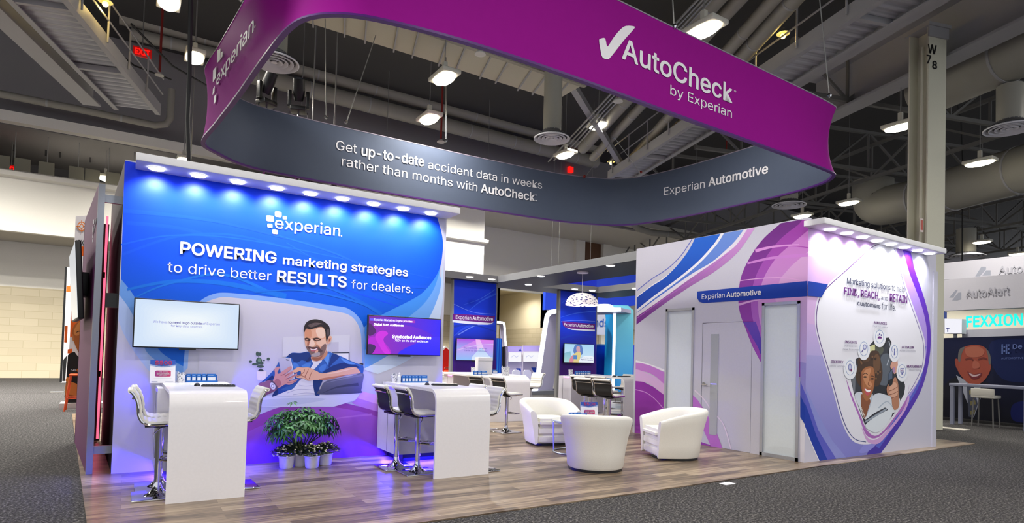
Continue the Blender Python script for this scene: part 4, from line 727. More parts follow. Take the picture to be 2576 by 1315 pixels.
def snapper(axis, side, d):       # press lettering onto the nearest run of the banner
    def f(p):
        t = (p.z-zb)/(zt-zb); best = None
        R_ = ringc(p.z, 0 if d < 0 else .05)
        for i in range(len(R_)):
            a, b = R_[i], R_[(i+1) % len(R_)]; u = 1-axis
            if (a[u]-p[u])*(b[u]-p[u]) <= 0 and abs(a[u]-b[u]) > 1e-9:
                k = (p[u]-a[u])/(b[u]-a[u]); v = a[axis]+(b[axis]-a[axis])*k
                if (v-(10.1 if axis else 6.8))*side > 0: best = v if best is None or (v*side > best*side) else best
        q = p.copy()
        if best is not None: q[axis] = best-(.03 if axis == 0 and side < 0 else .008)*d*side
        return q
    return f
sf = snapper(1, -1, -1); sl = snapper(0, -1, -1); sb = snapper(1, 1, 1); sr = snapper(0, 1, 1)
def slant(px, py_):
    d = ray(px, py_); nn = Vector((-1, -.0835, 0)); return EYE+d*((Vector((1.25, 9.85, 0))-EYE).dot(nn)/d.dot(nn))
PF, PL, PB, PR = py(6.5), slant, py(13.83), px_(12.5)
K3 = T(1280, 0, 2.989); K1 = T(480, 0, 3.131)
lettering(bn, PF, NY, [('AutoCheck', (1559, 149), (1845, 258), 98, 'H', .022), ('by Experian', (1684.8, 237.5), (1843.7, 295.4), 213.5, 'H', -.004), ('®', (1849.5, 230.5), (1855, 232.5), 225, '®', 0)], TXW, 'lettering', 0, sf)
ck = smooth(K3([(658, 315), (672, 303), (705, 302), (722, 362), (765, 300), (820, 235), (865, 205), (930, 208), (922, 232), (860, 300), (800, 375), (740, 448), (725, 455), (685, 445), (668, 385)]), 3)
squares(bn, PF, NY, [ck], 0, 'check_mark', sf)
lettering(bn, PL, NX, [('experian', (548.7, 219), (644.5, 80), 194, 'x', .012), ('®', (645.5, 75), (649, 70), 68, '®', 0)], TXW, 'lettering', 0, sl)
squares(bn, PL, NX, [K1(p) for p in ([(226, 400), (250, 388), (247, 475), (221, 502)], [(252, 420), (268, 408), (265, 448), (249, 472)], [(189, 558), (215, 524), (211, 612), (185, 652)], [(187, 702), (201, 678), (198, 727), (183, 752)], [(197, 762), (215, 738), (211, 800), (194, 829)])], 0, 'logo_mark', sl)
lettering(bn, PB, NY, [('Get', (845, 376), (897, 386), 352.6, 'H', -.004), ('up-to-date', (908.7, 390.5), (1065.8, 419), 372, 'x', .025), ('accident data in weeks', (1075.8, 424), (1355, 477.8), 408.5, 'x', -.004), ('rather than months with', (859.5, 416.3), (1198.5, 482), 399, 'x', -.004), ('AutoCheck', (1206.8, 484), (1338, 508), 463, 'H', .025), ('.', (1339, 508), (1343, 509), 505, '.', 0), ('®', (1339, 495), (1342.5, 496), 491, '®', 0)], TXW, 'lettering', 0, sb)
lettering(bn, PR, NX, [('Experian', (1685, 494.3), (1777.7, 473), 475.3, 'H', -.004), ('Automotive', (1786.8, 470.3), (1937.4, 436), 449, 'H', .025)], TXW, 'lettering', 0, sr)
for i, (px, py_, ux, uy, s) in enumerate(((2087, 246, 2062, 0, 'at the rounded end of the ring banner, by the lettered column'), (1696, 75, 1692, 0, 'through a steel ring above the banner check mark'), (1612, 437, 1545, 345, 'slanting over the corner of the grey lining'), (1470, 448, 1545, 345, 'slanting the other way over the lining corner'), (870, 312, 960, 45, 'slanting bright inside the ring'), (820, 300, 818, 30, 'of chain hanging straight inside the ring'), (1122, 358, 1122, 110, 'beside the red sprinkler pipe inside the ring'), (606, 5, 606, -20, 'by the violet end of the ring'))):
    y0 = [6.62, 6.5, 12.9, 13.3, 13.85, 13.85, 13.84, 11][i]; a = FY(px, py_, y0); b = FY(ux, uy, y0); b = a+(b-a)*1.0
    t = thing('rigging_wire', 'suspension wire '+s, 'rigging', group='banner rigging wires')
    d = (b-a); e = a+d*max(1.0, (12-a.z)/max(d.z, .1)) if i not in (2, 3) else b
    MB().tube([a, e], .007 if i in (2, 3) else .011, 6).build('wire', WIRE, t); MB().ball(a+Vector((0, 0, .05)), .045, 0, 8).build('shackle', RED if i in (2, 3) else CHROME, t)
    if i in (0, 1):
        mb = MB(); m0 = a.lerp(e, .35 if i == 0 else .12); mb.tube([m0, m0+Vector((0, 0, .35))], .05, 8); mb.build('turnbuckle', BLACK, t)
        mb = MB(); k = 0
        while k < 24: c = m0+Vector((0, 0, .4+k*.07)); mb.tube([c+Vector((.025*math.cos(j*math.pi/3)*(1 if k % 2 else 0), .025*math.cos(j*math.pi/3)*(0 if k % 2 else 1), .045*math.sin(j*math.pi/3))) for j in range(6)], .008, 5, closed=True); k += 1
        mb.build('chain', WIRE, t)
for pts, y, r, lb in ((((480, -30), (476, 200), (472, 300), (475, 405)), 9.2, .028, 'thick black cable hanging down behind the lamp header'), (((2388, 180), (2418, 300), (2422, 420), (2420, 700)), 12, .03, 'black cable dropping from the beam past the column to the white signs')):
    tag(MB().tube([FY(*p, y) for p in pts], r, 8).build('power_cable', CABLE), lb, 'cable')
def mover(px, py_, y, label, lean):
    p = FY(px, py_, y); t = thing('moving_spotlight', label, 'stage light', p, lean, group='moving spotlights behind the ring lining'); t.scale = (.8, .8, .8)
    MB().box(-.22, .22, -.2, .2, -.5, -.36, 0, .03).build('base', BLACK, t); MB().box(-.3, -.2, -.07, .07, -.36, .12, 0, .02).box(.2, .3, -.07, .07, -.36, .12, 0, .02).box(-.3, .3, -.07, .07, -.38, -.32).build('yoke', BLACK, t)
    MB().tube([(0, .1, -.12), (0, -.05, .15), (0, -.2, .42)], [.14, .17, .16], 14).build('head', BLACK, t); MB().tube([(0, -.195, .415), (0, -.205, .43)], .13, 14).build('lens', mat('spot_glass', '#2b2f3c', .1), t)
    MB().tube([(-.25, 0, -.5), (-.35, 0, -1.2)], .02, 6).tube([(.25, 0, -.5), (.3, 0, -1.2)], .02, 6).build('bracket', CHROME, t); MB().tube([(0, 0, -.45), (0, 0, -p.z/.8)], .03, 8).build('pole', CHROME, t); return t
mover(672, 222, 14.6, 'black moving spotlight under the round diffuser, nearer the violet end', .5); mover(752, 240, 14.6, 'black moving spotlight on a bright pole, nearer the banner words', -.3)
t = thing('truss_rig', 'black truss with gear just showing over the lamp header, below the grey lining', 'truss'); a, b = FY(770, 470, 16), FY(845, 470, 16)
mb = MB()
for z in (a.z-.35, a.z, a.z+.18): mb.tube([(a.x, 16, z), (b.x, 16, z)], .03, 6)
for i in range(5): mb.tube([(a.x+(b.x-a.x)*i/5, 16, a.z-.35), (a.x+(b.x-a.x)*(i+1)/5, 16, a.z+.18)], .025, 6).tube([(a.x+(b.x-a.x)*(i+1)/5, 16, a.z-.35), (a.x+(b.x-a.x)*i/5, 16, a.z+.18)], .02, 6)
mb.build('frame', BLACK, t); MB().box(a.x+.2, a.x+.6, 15.8, 16.2, a.z-.1, a.z+.2, 0, .02).build('gear_box', BLACK, t); MB().tube([(a.x+.1, 16, a.z), (a.x+.1, 16, 12)], .02, 6).tube([(b.x-.1, 16, a.z), (b.x-.1, 16, 12)], .02, 6).build('hanger', WIRE, t)
# ================================================================ THE PURPLE TOWER AND THE CANOPY
pt = thing('purple_tower', 'tall purple panel with pink lit edge standing edge-on beside the blue wall', 'booth wall', (-.35, 8.4, 0))
def lo_(mb): return local(mb, pt)
tA, tB = Vector((-.335, 8.40)), Vector((-.60, 11.1))
def tp(s, d, z): # s along the panel from front to back, d outwards to its own face side
    u = (tB-tA).normalized(); nrm = Vector((-u.y, u.x)); q = tA+u*s+nrm*d; return Vector((q.x, q.y, z))
def tbox(mb, s0, s1, d0, d1, z0, z1): return mb.add([tp(s, d, z) for s in (s0, s1) for d in (d0, d1) for z in (z0, z1)], [(0, 1, 3, 2), (4, 6, 7, 5), (0, 4, 5, 1), (2, 3, 7, 6), (0, 2, 6, 4), (1, 5, 7, 3)])
TZ = FY(265, 463, 8.40).z
lo_(tbox(MB(), .012, 2.7, 0, .012, 0.02, TZ)).build('printed_face', mat('tower_purple', '#64205c', .55), pt)
lo_(tbox(MB(), 0, .06, -.05, .014, 0, TZ)).build('edge_profile', GREYM, pt); lo_(tbox(MB(), 2.64, 2.7, -.05, .0, 0, TZ)).build('edge_profile', GREYM, pt)
for z in (.28, TZ-.16): lo_(MB().obox((-.29, 8.44, z), (-.106, 8.44, z), .05, .09)).build('cross_bar', GREYM, pt)
lo_(tbox(MB(), .7, 2.6, -.06, -.04, 0, TZ)).build('back_sheet', mat('tower_dark', '#22181c', .8), pt)
mb = MB(); mb.obox((-.335, 11.1, .06), (-.335, 11.1, 3.45), 0.03, .03, up=(0, 1, 0)); lo_(mb).build('led_strip', REDLED, pt)
for z in (1.0, 2.5): lo_(MB().box(-.36, -.33, 11.05, 11.08, z, z+.09)).build('strip_clip', mat('clip_maroon', '#3a0f22', .6), pt)
lo_(MB().prism([(-.62, 11.2, 0), (-.31, 11.23, 0), (-.31, 11.26, 0), (-.62, 11.23, 0)], [(-.62, 11.2, TZ), (-.31, 11.23, TZ), (-.31, 11.26, TZ), (-.62, 11.23, TZ)])).build('end_sheet', mat('tower_dark', '#22181c', .8), pt)
lo_(MB().box(-.24, -.1, 8.47, 8.55, 1.93, 2.1)).build('power_box', BLACK, pt)
Lr = bpy.data.lights.new('strip', 'AREA'); Lr.shape = 'RECTANGLE'; Lr.size = .05; Lr.size_y = 3; Lr.energy = 2; Lr.color = (1, .25, .4); o = bpy.data.objects.new('strip_glow', Lr); COL.objects.link(o); o.parent = pt; o.location = (-.03, 2.68, 1.8); o.rotation_euler = (R(-90), 0, 0)
def tplane(a, b):
    u = (tB-tA).normalized(); nn = Vector((-u.y, u.x, 0)); d = ray(a, b); return EYE+d*((tp(0, .013, 0)-EYE).dot(nn)/d.dot(nn))
_u2 = (tB-tA).normalized(); TN = Vector((-_u2.y, _u2.x, 0))
TT = T(0, 400, 2.989)
squares(pt, tplane, TN, [TT(p) for p in ([(707, 455), (711, 452), (710, 485), (705, 492)], [(699, 508), (704, 498), (703, 540), (698, 552)], [(697, 570), (701, 566), (701, 590), (697, 596)], [(697, 605), (701, 600), (701, 622), (697, 628)])], .004)
lettering(pt, tplane, TN, [('experian', (234.3, 594), (243.8, 556), 585, 'x', .02)], TXW, 'lettering', .004)
# television bracketed to the tower's outer face, tilted
c0 = tp(1.12, .14, 2.25)
tv = thing('television', 'black tilted television seen edge-on, bracketed to the purple tower', 'television', c0, math.atan2(TN.y, TN.x)+math.pi/2+.0)
m_ = MB().box(-.83, .83, -.03, .03, -.46, .46, 0, .012); case = m_.build('case', BLACK, tv); case.rotation_euler = (R(4), 0, 0)
s_ = MB().box(-.81, .81, -.034, -.029, -.44, .44).build('screen', mat('pale_screen', '#cfd4da', .2, emit=.6), case)
MB().box(-.2, .2, .03, .12, -.15, .15, 0, .01).build('bracket', BLACK, tv)
# canopy on two pillars
YP1, YF = 15.05, 14.75; ZT, ZB = 3.74, 3.55
cn = thing('canopy_frame', 'grey square canopy with dark underside and small downlights behind the plants', 'canopy', (8.8, 15, 0))
def cbox(nm, *b): 
    MB_ = local(MB().box(*b), cn); o = MB_.build(nm, [CANGREY, CANDARK], cn)
    for p in o.data.polygons:
        if p.normal.z < -.5: p.material_index = 1
    return o
cbox('front_beam', 6.0, 14.0, YF, YF+1.15, ZB, ZT); cbox('side_beam', 8.86, 10.42, 8.95, YF, ZB, ZT); cbox('side_beam', 12.62, 14.0, 8.95, YF, ZB, ZT)
for px, py_ in ((1182, 697), (1237, 703), (1329, 716), (1446, 727), (1490, 731), (1361, 695), (1536, 668), (1598, 726)):
    p = FZ(px, py_, ZB-.01); q = p-cn.location
    d = MB().lathe([(.1, 0), (.11, .012), (.11, .02)], 20, q).build('downlight', mat('downlight_rim', '#eeeeee', .4), cn); MB().lathe([(.092, -.006), (.092, 0)], 20, q).build('lens', LED, d)
    if py_ in (697, 703, 727, 731):
        L = bpy.data.lights.new('downlight', 'SPOT'); L.energy = 45; L.color = (.9, .94, 1); L.spot_size = R(80); L.spot_blend = .7; L.shadow_soft_size = .05; o = bpy.data.objects.new('downlight_beam', L); COL.objects.link(o); o.parent = d; o.location = q+Vector((0, 0, -.05)); o.rotation_euler = (R(16), 0, 0)
def pillar(pa, pb, yy, label, sign_left, streaks, sg, txt, tail):
    x0, x1 = FY(pa, 850, yy).x, FY(pb, 850, yy).x
    p = thing('sign_pillar', label, 'sign pillar', ((x0+x1)/2, yy, 0), group=None)
    local(MB().box(x0, x1, yy, yy+.12, 0, ZB), p).build('core', CANGREY, p); A = []
    A.append((('#0a35f0', '#0d3ad8'), [(pa+7, 690), (pb, 700), (pb-1, 815), (pa+6, 815)])); A.append((('#0d3ad8', '#2a1a86'), [(pa+6, 815), (pb-1, 815), (pb-1, 905), (pa+4, 905)])); A.append((('#3c1486', '#5a0d78'), [(pa+4, 905), (pb-1, 905), (pb-3, 1060), (pa+2, 1060)]))
    for s, wd, c in streaks: A.append((c, band(s, wd)))
    A.append(('#dfe3f4', tail)); A.append(('#6a1380', sg)); art('pillar_print', p, py(yy), NY, A)
    lettering(p, py(yy), NY, txt, TXW, 'lettering', .008); return p
S1 = lambda *q: [(1100+x/3.867, 560+y/3.867) for x, y in q]
pillar(1135.5, 1249, YP1, 'blue to purple pillar with lit screen, at the canopy corner nearer the blue wall', 0,
    [(S1((160, 790), (350, 870), (560, 890)), 1.2, '#6f8bf0'), (S1((300, 860), (430, 760), (575, 690)), (1, 5), '#2c5cf2'), (S1((250, 800), (420, 740), (560, 650)), (.5, 2), '#3f6cf4'), (S1((165, 1100), (300, 1010), (560, 980)), (2, 8), '#2a50e0'), (S1((200, 1090), (370, 1000), (480, 990)), (3, 1), '#6f86e8'), (S1((160, 1010), (340, 990), (570, 1060)), (6, 2), '#1533b0')],
    S1((150, 885), (560, 908), (555, 950), (545, 968), (520, 975), (150, 945)), [('Experian', S1((178, 935))[0], S1((328, 944))[0], 560+898/3.867, 'H', 0), ('Automotive', S1((340, 946))[0], S1((540, 955))[0], 560+908/3.867, 'H', .028)],
    S1((148, 945), (520, 975), (545, 968), (530, 985), (490, 992), (300, 985), (148, 968)))
pillar(1403.5, 1501, YP1+.05, 'blue to purple pillar with lit screen, behind the white pendant lamp', 0,
    [(S1((1210, 780), (1350, 690), (1450, 660)), (1, 6), '#2c5cf2'), (S1((1205, 960), (1350, 950), (1535, 960)), 1.2, '#6f8bf0'), (S1((1200, 920), (1350, 880), (1540, 860)), (1, 3), '#3a66f0'), (S1((1200, 1130), (1350, 1090), (1535, 1110)), (5, 2), '#1b3cc0')],
    S1((1215, 958), (1535, 985), (1532, 1040), (1300, 1030), (1250, 1020), (1222, 1000)), [('Experian', S1((1232, 1004))[0], S1((1352, 1012))[0], 560+974/3.867, 'H', 0), ('Automotive', S1((1362, 1013))[0], S1((1517, 1022))[0], 560+982/3.867, 'H', .028)],
    S1((1250, 1020), (1300, 1030), (1532, 1040), (1534, 1056), (1420, 1050), (1310, 1042)))
def wall_tv(x0, y0, x1, y1, yy, label, A, items, fs='television', soft=None):
    a, b = FY(x0, y0, yy), FY(x1, y1, yy); xa, xb, za, zb_ = min(a.x, b.x), max(a.x, b.x), min(a.z, b.z), max(a.z, b.z)
    t = thing(fs, label, 'television', ((xa+xb)/2, yy, (za+zb_)/2)); f = MB().box(xa, xb, yy, yy+.045, za, zb_, 0, .008); f.box((xa+xb)/2-.09, (xa+xb)/2+.09, yy+.005, yy+.03, za-.018, za+.002); local(f, t).build('case', BLACK, t)
    local(MB().box((xa+xb)/2-.2, (xa+xb)/2+.2, yy+.04, yy+.14, (za+zb_)/2-.12, (za+zb_)/2+.12), t).build('mount', BLACK, t)
    g = .014; q = [Vector((xa+g, yy, zb_-g)), Vector((xb-g, yy, zb_-g)), Vector((xb-g, yy, za+g)), Vector((xa+g, yy, za+g))]
    pl_ = lambda u, v: q[0]+(q[1]-q[0])*u+(q[3]-q[0])*v
    A = [(k_, [(min(1, max(0, u)), min(1, max(0, v))) for u, v in P_]) for k_, P_ in A]
    art('screen', t, pl_, NY, A, SCREEN, .0008, .0002)
    for txt, m in items: lettering(t, py(yy), NY, txt, m, 'lettering', .009)
    return t
sq = [(0, 0), (1, 0), (1, 1), (0, 1)]
SW = mat('screen_white', '#ffffff', emit=.9, vary=0); SV = mat('screen_violet', '#7d7fc4', emit=.45, vary=0); SVD = mat('screen_violet_dark', '#4a3f9c', emit=.3, vary=0)
wall_tv(338, 748, 600, 880, 8.2, 'wide television with a pale blue screen on the blue wall', [('#d2e4fb', sq)]+[(('#%02x%02x%02x' % (210+i*3, 228+i*2, 251+i//4)), rsq(.02+.03*i, .02+.03*i, .98-.03*i, .98-.03*i, 0, .1+.03*i)) for i in range(1, 11)],
    [([('We have', (385, 811.5), (419, 813.2), 805.3, 'H', -.004), ('of Experian', (509.5, 816.5), (552.5, 818.2), 810.5, 'H', -.004), ('for key data sources.', (429.6, 821.3), (510, 824.8), 815.8, 'H', -.004)], SV), ([('no need to go outside', (422, 813.2), (507.5, 816.4), 807, 'H', .022)], SVD)])
wall_tv(926, 791, 1108, 896, 8.2, 'television with a purple screen hung higher over the second counter', [(('#7a0aa0', '#2a0aff', 'x'), sq), (('#9a10b8', '#4a08e8', 'x'), smooth([(0, .3), (.5, .2), (.9, .5), (.6, 1), (0, 1)], 5)), ('#b70ad6', smooth([(0, .62), (.1, .55), (.22, .7), (.3, .99), (0, .99)], 5)), ('#d21ee6', smooth([(.09, .55), (.13, .42), (.2, .38), (.26, .45), (.2, .6), (.24, .8), (.3, .98), (.22, .98), (.14, .75)], 4)), ('#4a0468', smooth([(0, .2), (.07, .3), (.1, .42), (.04, .52), (0, .5)], 4)), ('#3c0a60', smooth([(0, .75), (.1, .8), (.06, .99), (0, .99)], 4)), (('#3a20ff', '#1a08ff'), smooth([(.75, .6), (1, .5), (1, 1), (.4, 1)], 4)), (('#6a55ff', '#a424c8', 'x'), [(.01, .06), (.63, .06), (.63, .13), (.01, .13)])],
    [([('Experian Marketing Engine provides:', (940.7, 806), (1037.5, 810.8), 801, 'H', 0), ('Digital Auto Audiences', (939.6, 818), (1014.5, 821.3), 812.5, 'H', .028), ('Syndicated Audiences', (986, 850), (1084, 853.2), 842, 'H', .03), ('750+ on the shelf audiences', (992.5, 858.3), (1077, 861.3), 853, 'H', 0)], SW)])
wall_tv(1148.5, 850, 1241, 908, YP1-.1, 'small television with pink and blue screen on the first pillar', [(('#e07af0', '#8fc0fb'), sq), (('#b24ae8', '#9ab8fa'), [(0, 0), (.55, 0), (0, .5)]), (('#f4b6f8', '#d8e8fe'), [(.5, 0), (.62, 0), (.9, 1), (.6, 1)]), ('#d9c4fb', band([(0, .55), (.5, .3), (1, .2)], .03)), (('#b9d4fd', '#dbe9ff'), smooth([(.4, 1), (.62, .45), (.7, .45), (.95, 1)], 3))],
    [([('Stop in and enter our survey', (1166, 876), (1225, 878.5), 872, 'H', 0), ('to enter our $500 giveaway!', (1167, 882.5), (1225, 885), 878.5, 'H', 0)], SVD)])
wall_tv(1419.5, 863, 1494, 913.5, YP1-.05, 'small television showing a blurred person in a yellow top on the second pillar', [(('#a9d6f4', '#cfe8fb'), sq), (('#7db8d0', '#a9d8d8'), [(0, .5), (.2, .4), (.25, 1), (0, 1)]), ('#5a7fc4', smooth([(.3, .45), (.33, .1), (.42, 0), (.55, .02), (.62, .3), (.6, .55), (.45, .6)], 4)), ('#cf9fae', smooth([(.4, .15), (.5, .12), (.52, .4), (.45, .45), (.4, .35)], 4)), ('#e3cf8a', smooth([(.2, 1), (.28, .6), (.45, .42), (.56, .5), (.52, .8), (.48, 1)], 4)), ('#d98a9c', smooth([(.16, 1), (.2, .75), (.3, .6), (.3, .98)], 4)), ('#4f86c8', [(.3, .6), (.43, .6), (.43, .82), (.3, .82)]), ('#eef6fe', smooth([(.5, 1), (.6, .7), (.8, .62), (1, .68), (1.0, 1)], 4))],
    [([('made for this', (1462, 900.5), (1490, 902.5), 898, 'H', 0), ('digital auto experience', (1461, 905), (1491, 907), 902, 'H', .02)], SVD)])
# ================================================================ COUNTERS, STOOLS, SEATS
def counter(loc, wd, ln, ht, label, led=BLUELED, cab=True, cabx=(-.06, .03), cabd=.72, glow=None):
    """a waterfall counter: its front leaf at local y=0, running back in y."""
    t = thing('bar_counter', label, 'counter', loc); r, th = .16, .035; prof = [(0, 0)]
    for i in range(9): a = i/8*math.pi/2; prof.append((r-r*math.cos(a), ht-r+r*math.sin(a)))
    prof.append((ln, ht)); inn = [(ln, ht-th)]
    for i in range(8, -1, -1): a = i/8*math.pi/2; inn.append((r-(r-th)*math.cos(a), ht-r+(r-th)*math.sin(a)))
    inn.append((th, 0)); o = prof+inn
    MB().prism([(0, y, z) for y, z in o], [(wd, y, z) for y, z in o]).build('waterfall_top', WHITE, t)
    if cab:
        y0 = ln-cabd; x0, x1 = cabx[0], wd+cabx[1]
        c = MB().box(x0, x1, y0, ln, .12, ht-th-.002).build('cabinet', mat('cabinet_white', '#dedde8', .4), t)
        MB().box(x0+.16, x1-.16, y0+.14, ln, 0, .12).build('toe_kick', mat('toe_kick_navy', '#161a4a', .5), c)
        s = MB().box(x0-.003, x0, y0+.33, y0+.338, .13, ht-th-.06); s.build('panel_joint', mat('joint_grey', '#6f6f80', .6), c)
        MB().box(x0-.006, x0-.001, y0+.08, y0+.3, ht-.075, ht-.05).build('led_strip', led, c)
        if glow:
            for (gx, gy, gz, rot, sx, sy, e) in glow:
                L = bpy.data.lights.new('glow', 'AREA'); L.shape = 'RECTANGLE'; L.size = sx; L.size_y = sy; L.energy = e; L.color = (.03, .015, 1.0) if led is BLUELED else (1, .3, .85); q = bpy.data.objects.new('led_glow', L); COL.objects.link(q); q.parent = t; q.location = (gx, gy, gz); q.rotation_euler = rot
    return t
gl = lambda wd, ln: [(-.02, ln-.35, .10, (0, R(38), 0), .08, .55, 30), (wd/2, ln-.60, .06, (R(-40), 0, 0), .5, .05, 16), (wd+.01, ln-.35, .10, (0, R(-38), 0), .08, .55, 30), (-.09, ln-.3, .98, (0, R(80), 0), .04, .4, 4), (wd+.06, ln-.3, .98, (0, R(-80), 0), .04, .4, 4)]
counter((.355, 6.555, .012), .69, 1.77, 1.06, 'white waterfall bar counter under the pale blue television', glow=gl(.69, 1.77))
counter((3.12, 6.52, .012), .745, 1.8, 1.06, 'white waterfall bar counter under the purple television', glow=gl(.745, 1.8))
counter((6.75, 11.4, .012), 1.05, 2.9, .99, 'white bar counter before the first pillar, edge lit pink', PINKLED, cabx=(.1, .2), cabd=.9, glow=[(-.0, 2.4, .1, (0, R(38), 0), .08, .6, 8)])
counter((9.35, 9.95, .012), .75, 1.9, 1.05, 'white bar counter before the second pillar, partly behind the closet', PINKLED, cabx=(-.4, -.05), cabd=.5)
p1c = counter((8.06, 13.2, .012), .9, 1.75, .95, 'low white counter against the first pillar', PINKLED, False)
def stool():
    t = thing('bar_stool', '', 'bar stool', (0, 0, 0), 0, 'white padded bar stools')    # faces +y
    MB().box(-.22, .22, -.22, .22, 0, .018, 0, .006).build('base_plate', CHROME, t)
    MB().lathe([(.12, .018), (.085, .035), (.05, .07), (.036, .11), (.033, .14)], 20).build('base_cone', CHROME, t)
    MB().lathe([(.031, .1), (.031, .40)], 16).lathe([(.037, .38), (.037, .70), (.05, .705)], 16).build('column', CHROME, t)
    MB().tube([(-.035, .02, .36), (-.13, .1, .36), (-.14, .2, .36), (.14, .2, .36), (.13, .1, .36), (.035, .02, .36)], .013, 8).build('footrest', CHROME, t)
    MB().lathe([(.05, .68), (.09, .7), (.10, .715)], 16).box(-.15, .15, -.13, .13, .7, .722).build('seat_mount', BLACK, t)
    MB().tube([(.02, .03, .69), (.17, -.02, .675), (.2, -.06, .64)], .007, 6).build('lever', CHROME, t)
    path = [(.22, .735), (.1, .735), (-.02, .73), (-.1, .735), (-.155, .765), (-.185, .83), (-.19, .9), (-.205, .97), (-.235, 1.03), (-.26, 1.055)]
    P = smooth(path, 6, False); mb = MB(); vs = []; w_ = .2; N = len(P); ln = 0
    for i, (y, z) in enumerate(P):
        a, b = Vector(P[max(i-1, 0)]), Vector(P[min(i+1, N-1)]); d = (b-a).normalized(); nx, nz = -d.y, d.x
        if i: ln += (Vector(P[i])-Vector(P[i-1])).length
        bul = .006*abs(math.sin(ln*math.pi/.055)); th = .024+bul
        nrm = Vector((d.y, -d.x))
        vs += [(-w_, y, z), (w_, y, z), (w_, y+nrm.x*th, z+nrm.y*th), (-w_, y+nrm.x*th, z+nrm.y*th)]
    mb.add(vs, [(4*i+j, 4*i+(j+1) % 4, 4*i+4+(j+1) % 4, 4*i+4+j) for i in range(N-1) for j in range(4)]+[(0, 1, 2, 3), (4*N-4, 4*N-3, 4*N-2, 4*N-1)]); mb.build('padded_seat', LEATHER, t, sharp=50)
    mb = MB(); vs = []; Q = P[14:-1]
    for i, (y, z) in enumerate(Q): vs += [(-w_+.01, y-.012, z-.006), (w_-.01, y-.012, z-.006), (w_-.01, y-.003, z), (-w_+.01, y-.003, z)]
    mb.add(vs, [(4*i+j, 4*i+(j+1) % 4, 4*i+4+(j+1) % 4, 4*i+4+j) for i in range(len(Q)-1) for j in range(4)]); mb.build('back_mesh', BLACKF, t)
    for sx in (-1, 1):
        MB().tube([(sx*(w_+.008), y-.002, z-.004) for y, z in P[::2]]+[(sx*(w_+.008), P[-1][0], P[-1][1])], .013, 8).build('side_rail', CHROME, t)
    MB().tube([(-w_-.015, -.262, 1.05), (w_+.015, -.262, 1.05)], .02, 10).build('top_roll', LEATHER, t)
    MB().tube([(-w_, -.235, .985), (w_, -.235, .985)], .012, 8).build('back_bar', CHROME, t)
    return t
st = stool(); st.location = (.30, 6.95, .012); st.rotation_euler = (0, 0, R(-90)); st['label'] = 'white padded bar stool at the pale blue television counter, side-on and nearest the tower'; GS = 'white padded bar stools'
def mk(x, y, deg, label): return dup(st, (x, y, .012), R(deg), label, GS)
mk(.33, 7.38, -90, 'bar stool mostly hidden, second along the tower side of the pale blue television counter')
mk(1.02, 7.08, 92, 'white bar stool on the plant side of the pale blue television counter')
mk(3.10, 6.98, -90, 'black-backed bar stool at the purple television counter, nearest its waterfall leaf'); mk(2.98, 7.38, -90, 'black-backed bar stool at the purple television counter, nearer the printed wall')
mk(3.87, 6.82, 90, 'white-fronted bar stool on the armchair side of the purple television counter, nearest its leaf'); mk(3.9, 7.34, 92, 'white-fronted bar stool on the armchair side of the purple television counter, nearer the wall')
mk(6.2, 9.85, -85, 'black-backed bar stool turned sideways before the first pillar counter, seat towards the tub chair'); mk(6.02, 10.42, -80, 'bar stool just behind the sideways one before the first pillar'); mk(6.38, 12.9, -150, 'white-fronted bar stool with its back to the first pillar'); mk(8.15, 11.9, 95, 'white bar stool half hidden by the lit arch')
mk(8.05, 9.0, -80, 'black-backed bar stool behind the small prize sign, nearer the closet'); mk(7.95, 9.45, -80, 'black-backed bar stool behind the small prize sign, beside the pillar screen'); mk(8.75, 10.6, -80, 'bar stool with only its black top showing beneath the second pillar screen'); mk(8.95, 10.15, -80, 'bar stool with only its black top showing between pillar screen and closet'); mk(10.55, 11.3, 95, 'white bar stool beyond the second pillar counter, further from the closet edge'); mk(10.55, 10.75, 95, 'white bar stool beyond the second pillar counter, cut by the closet edge')
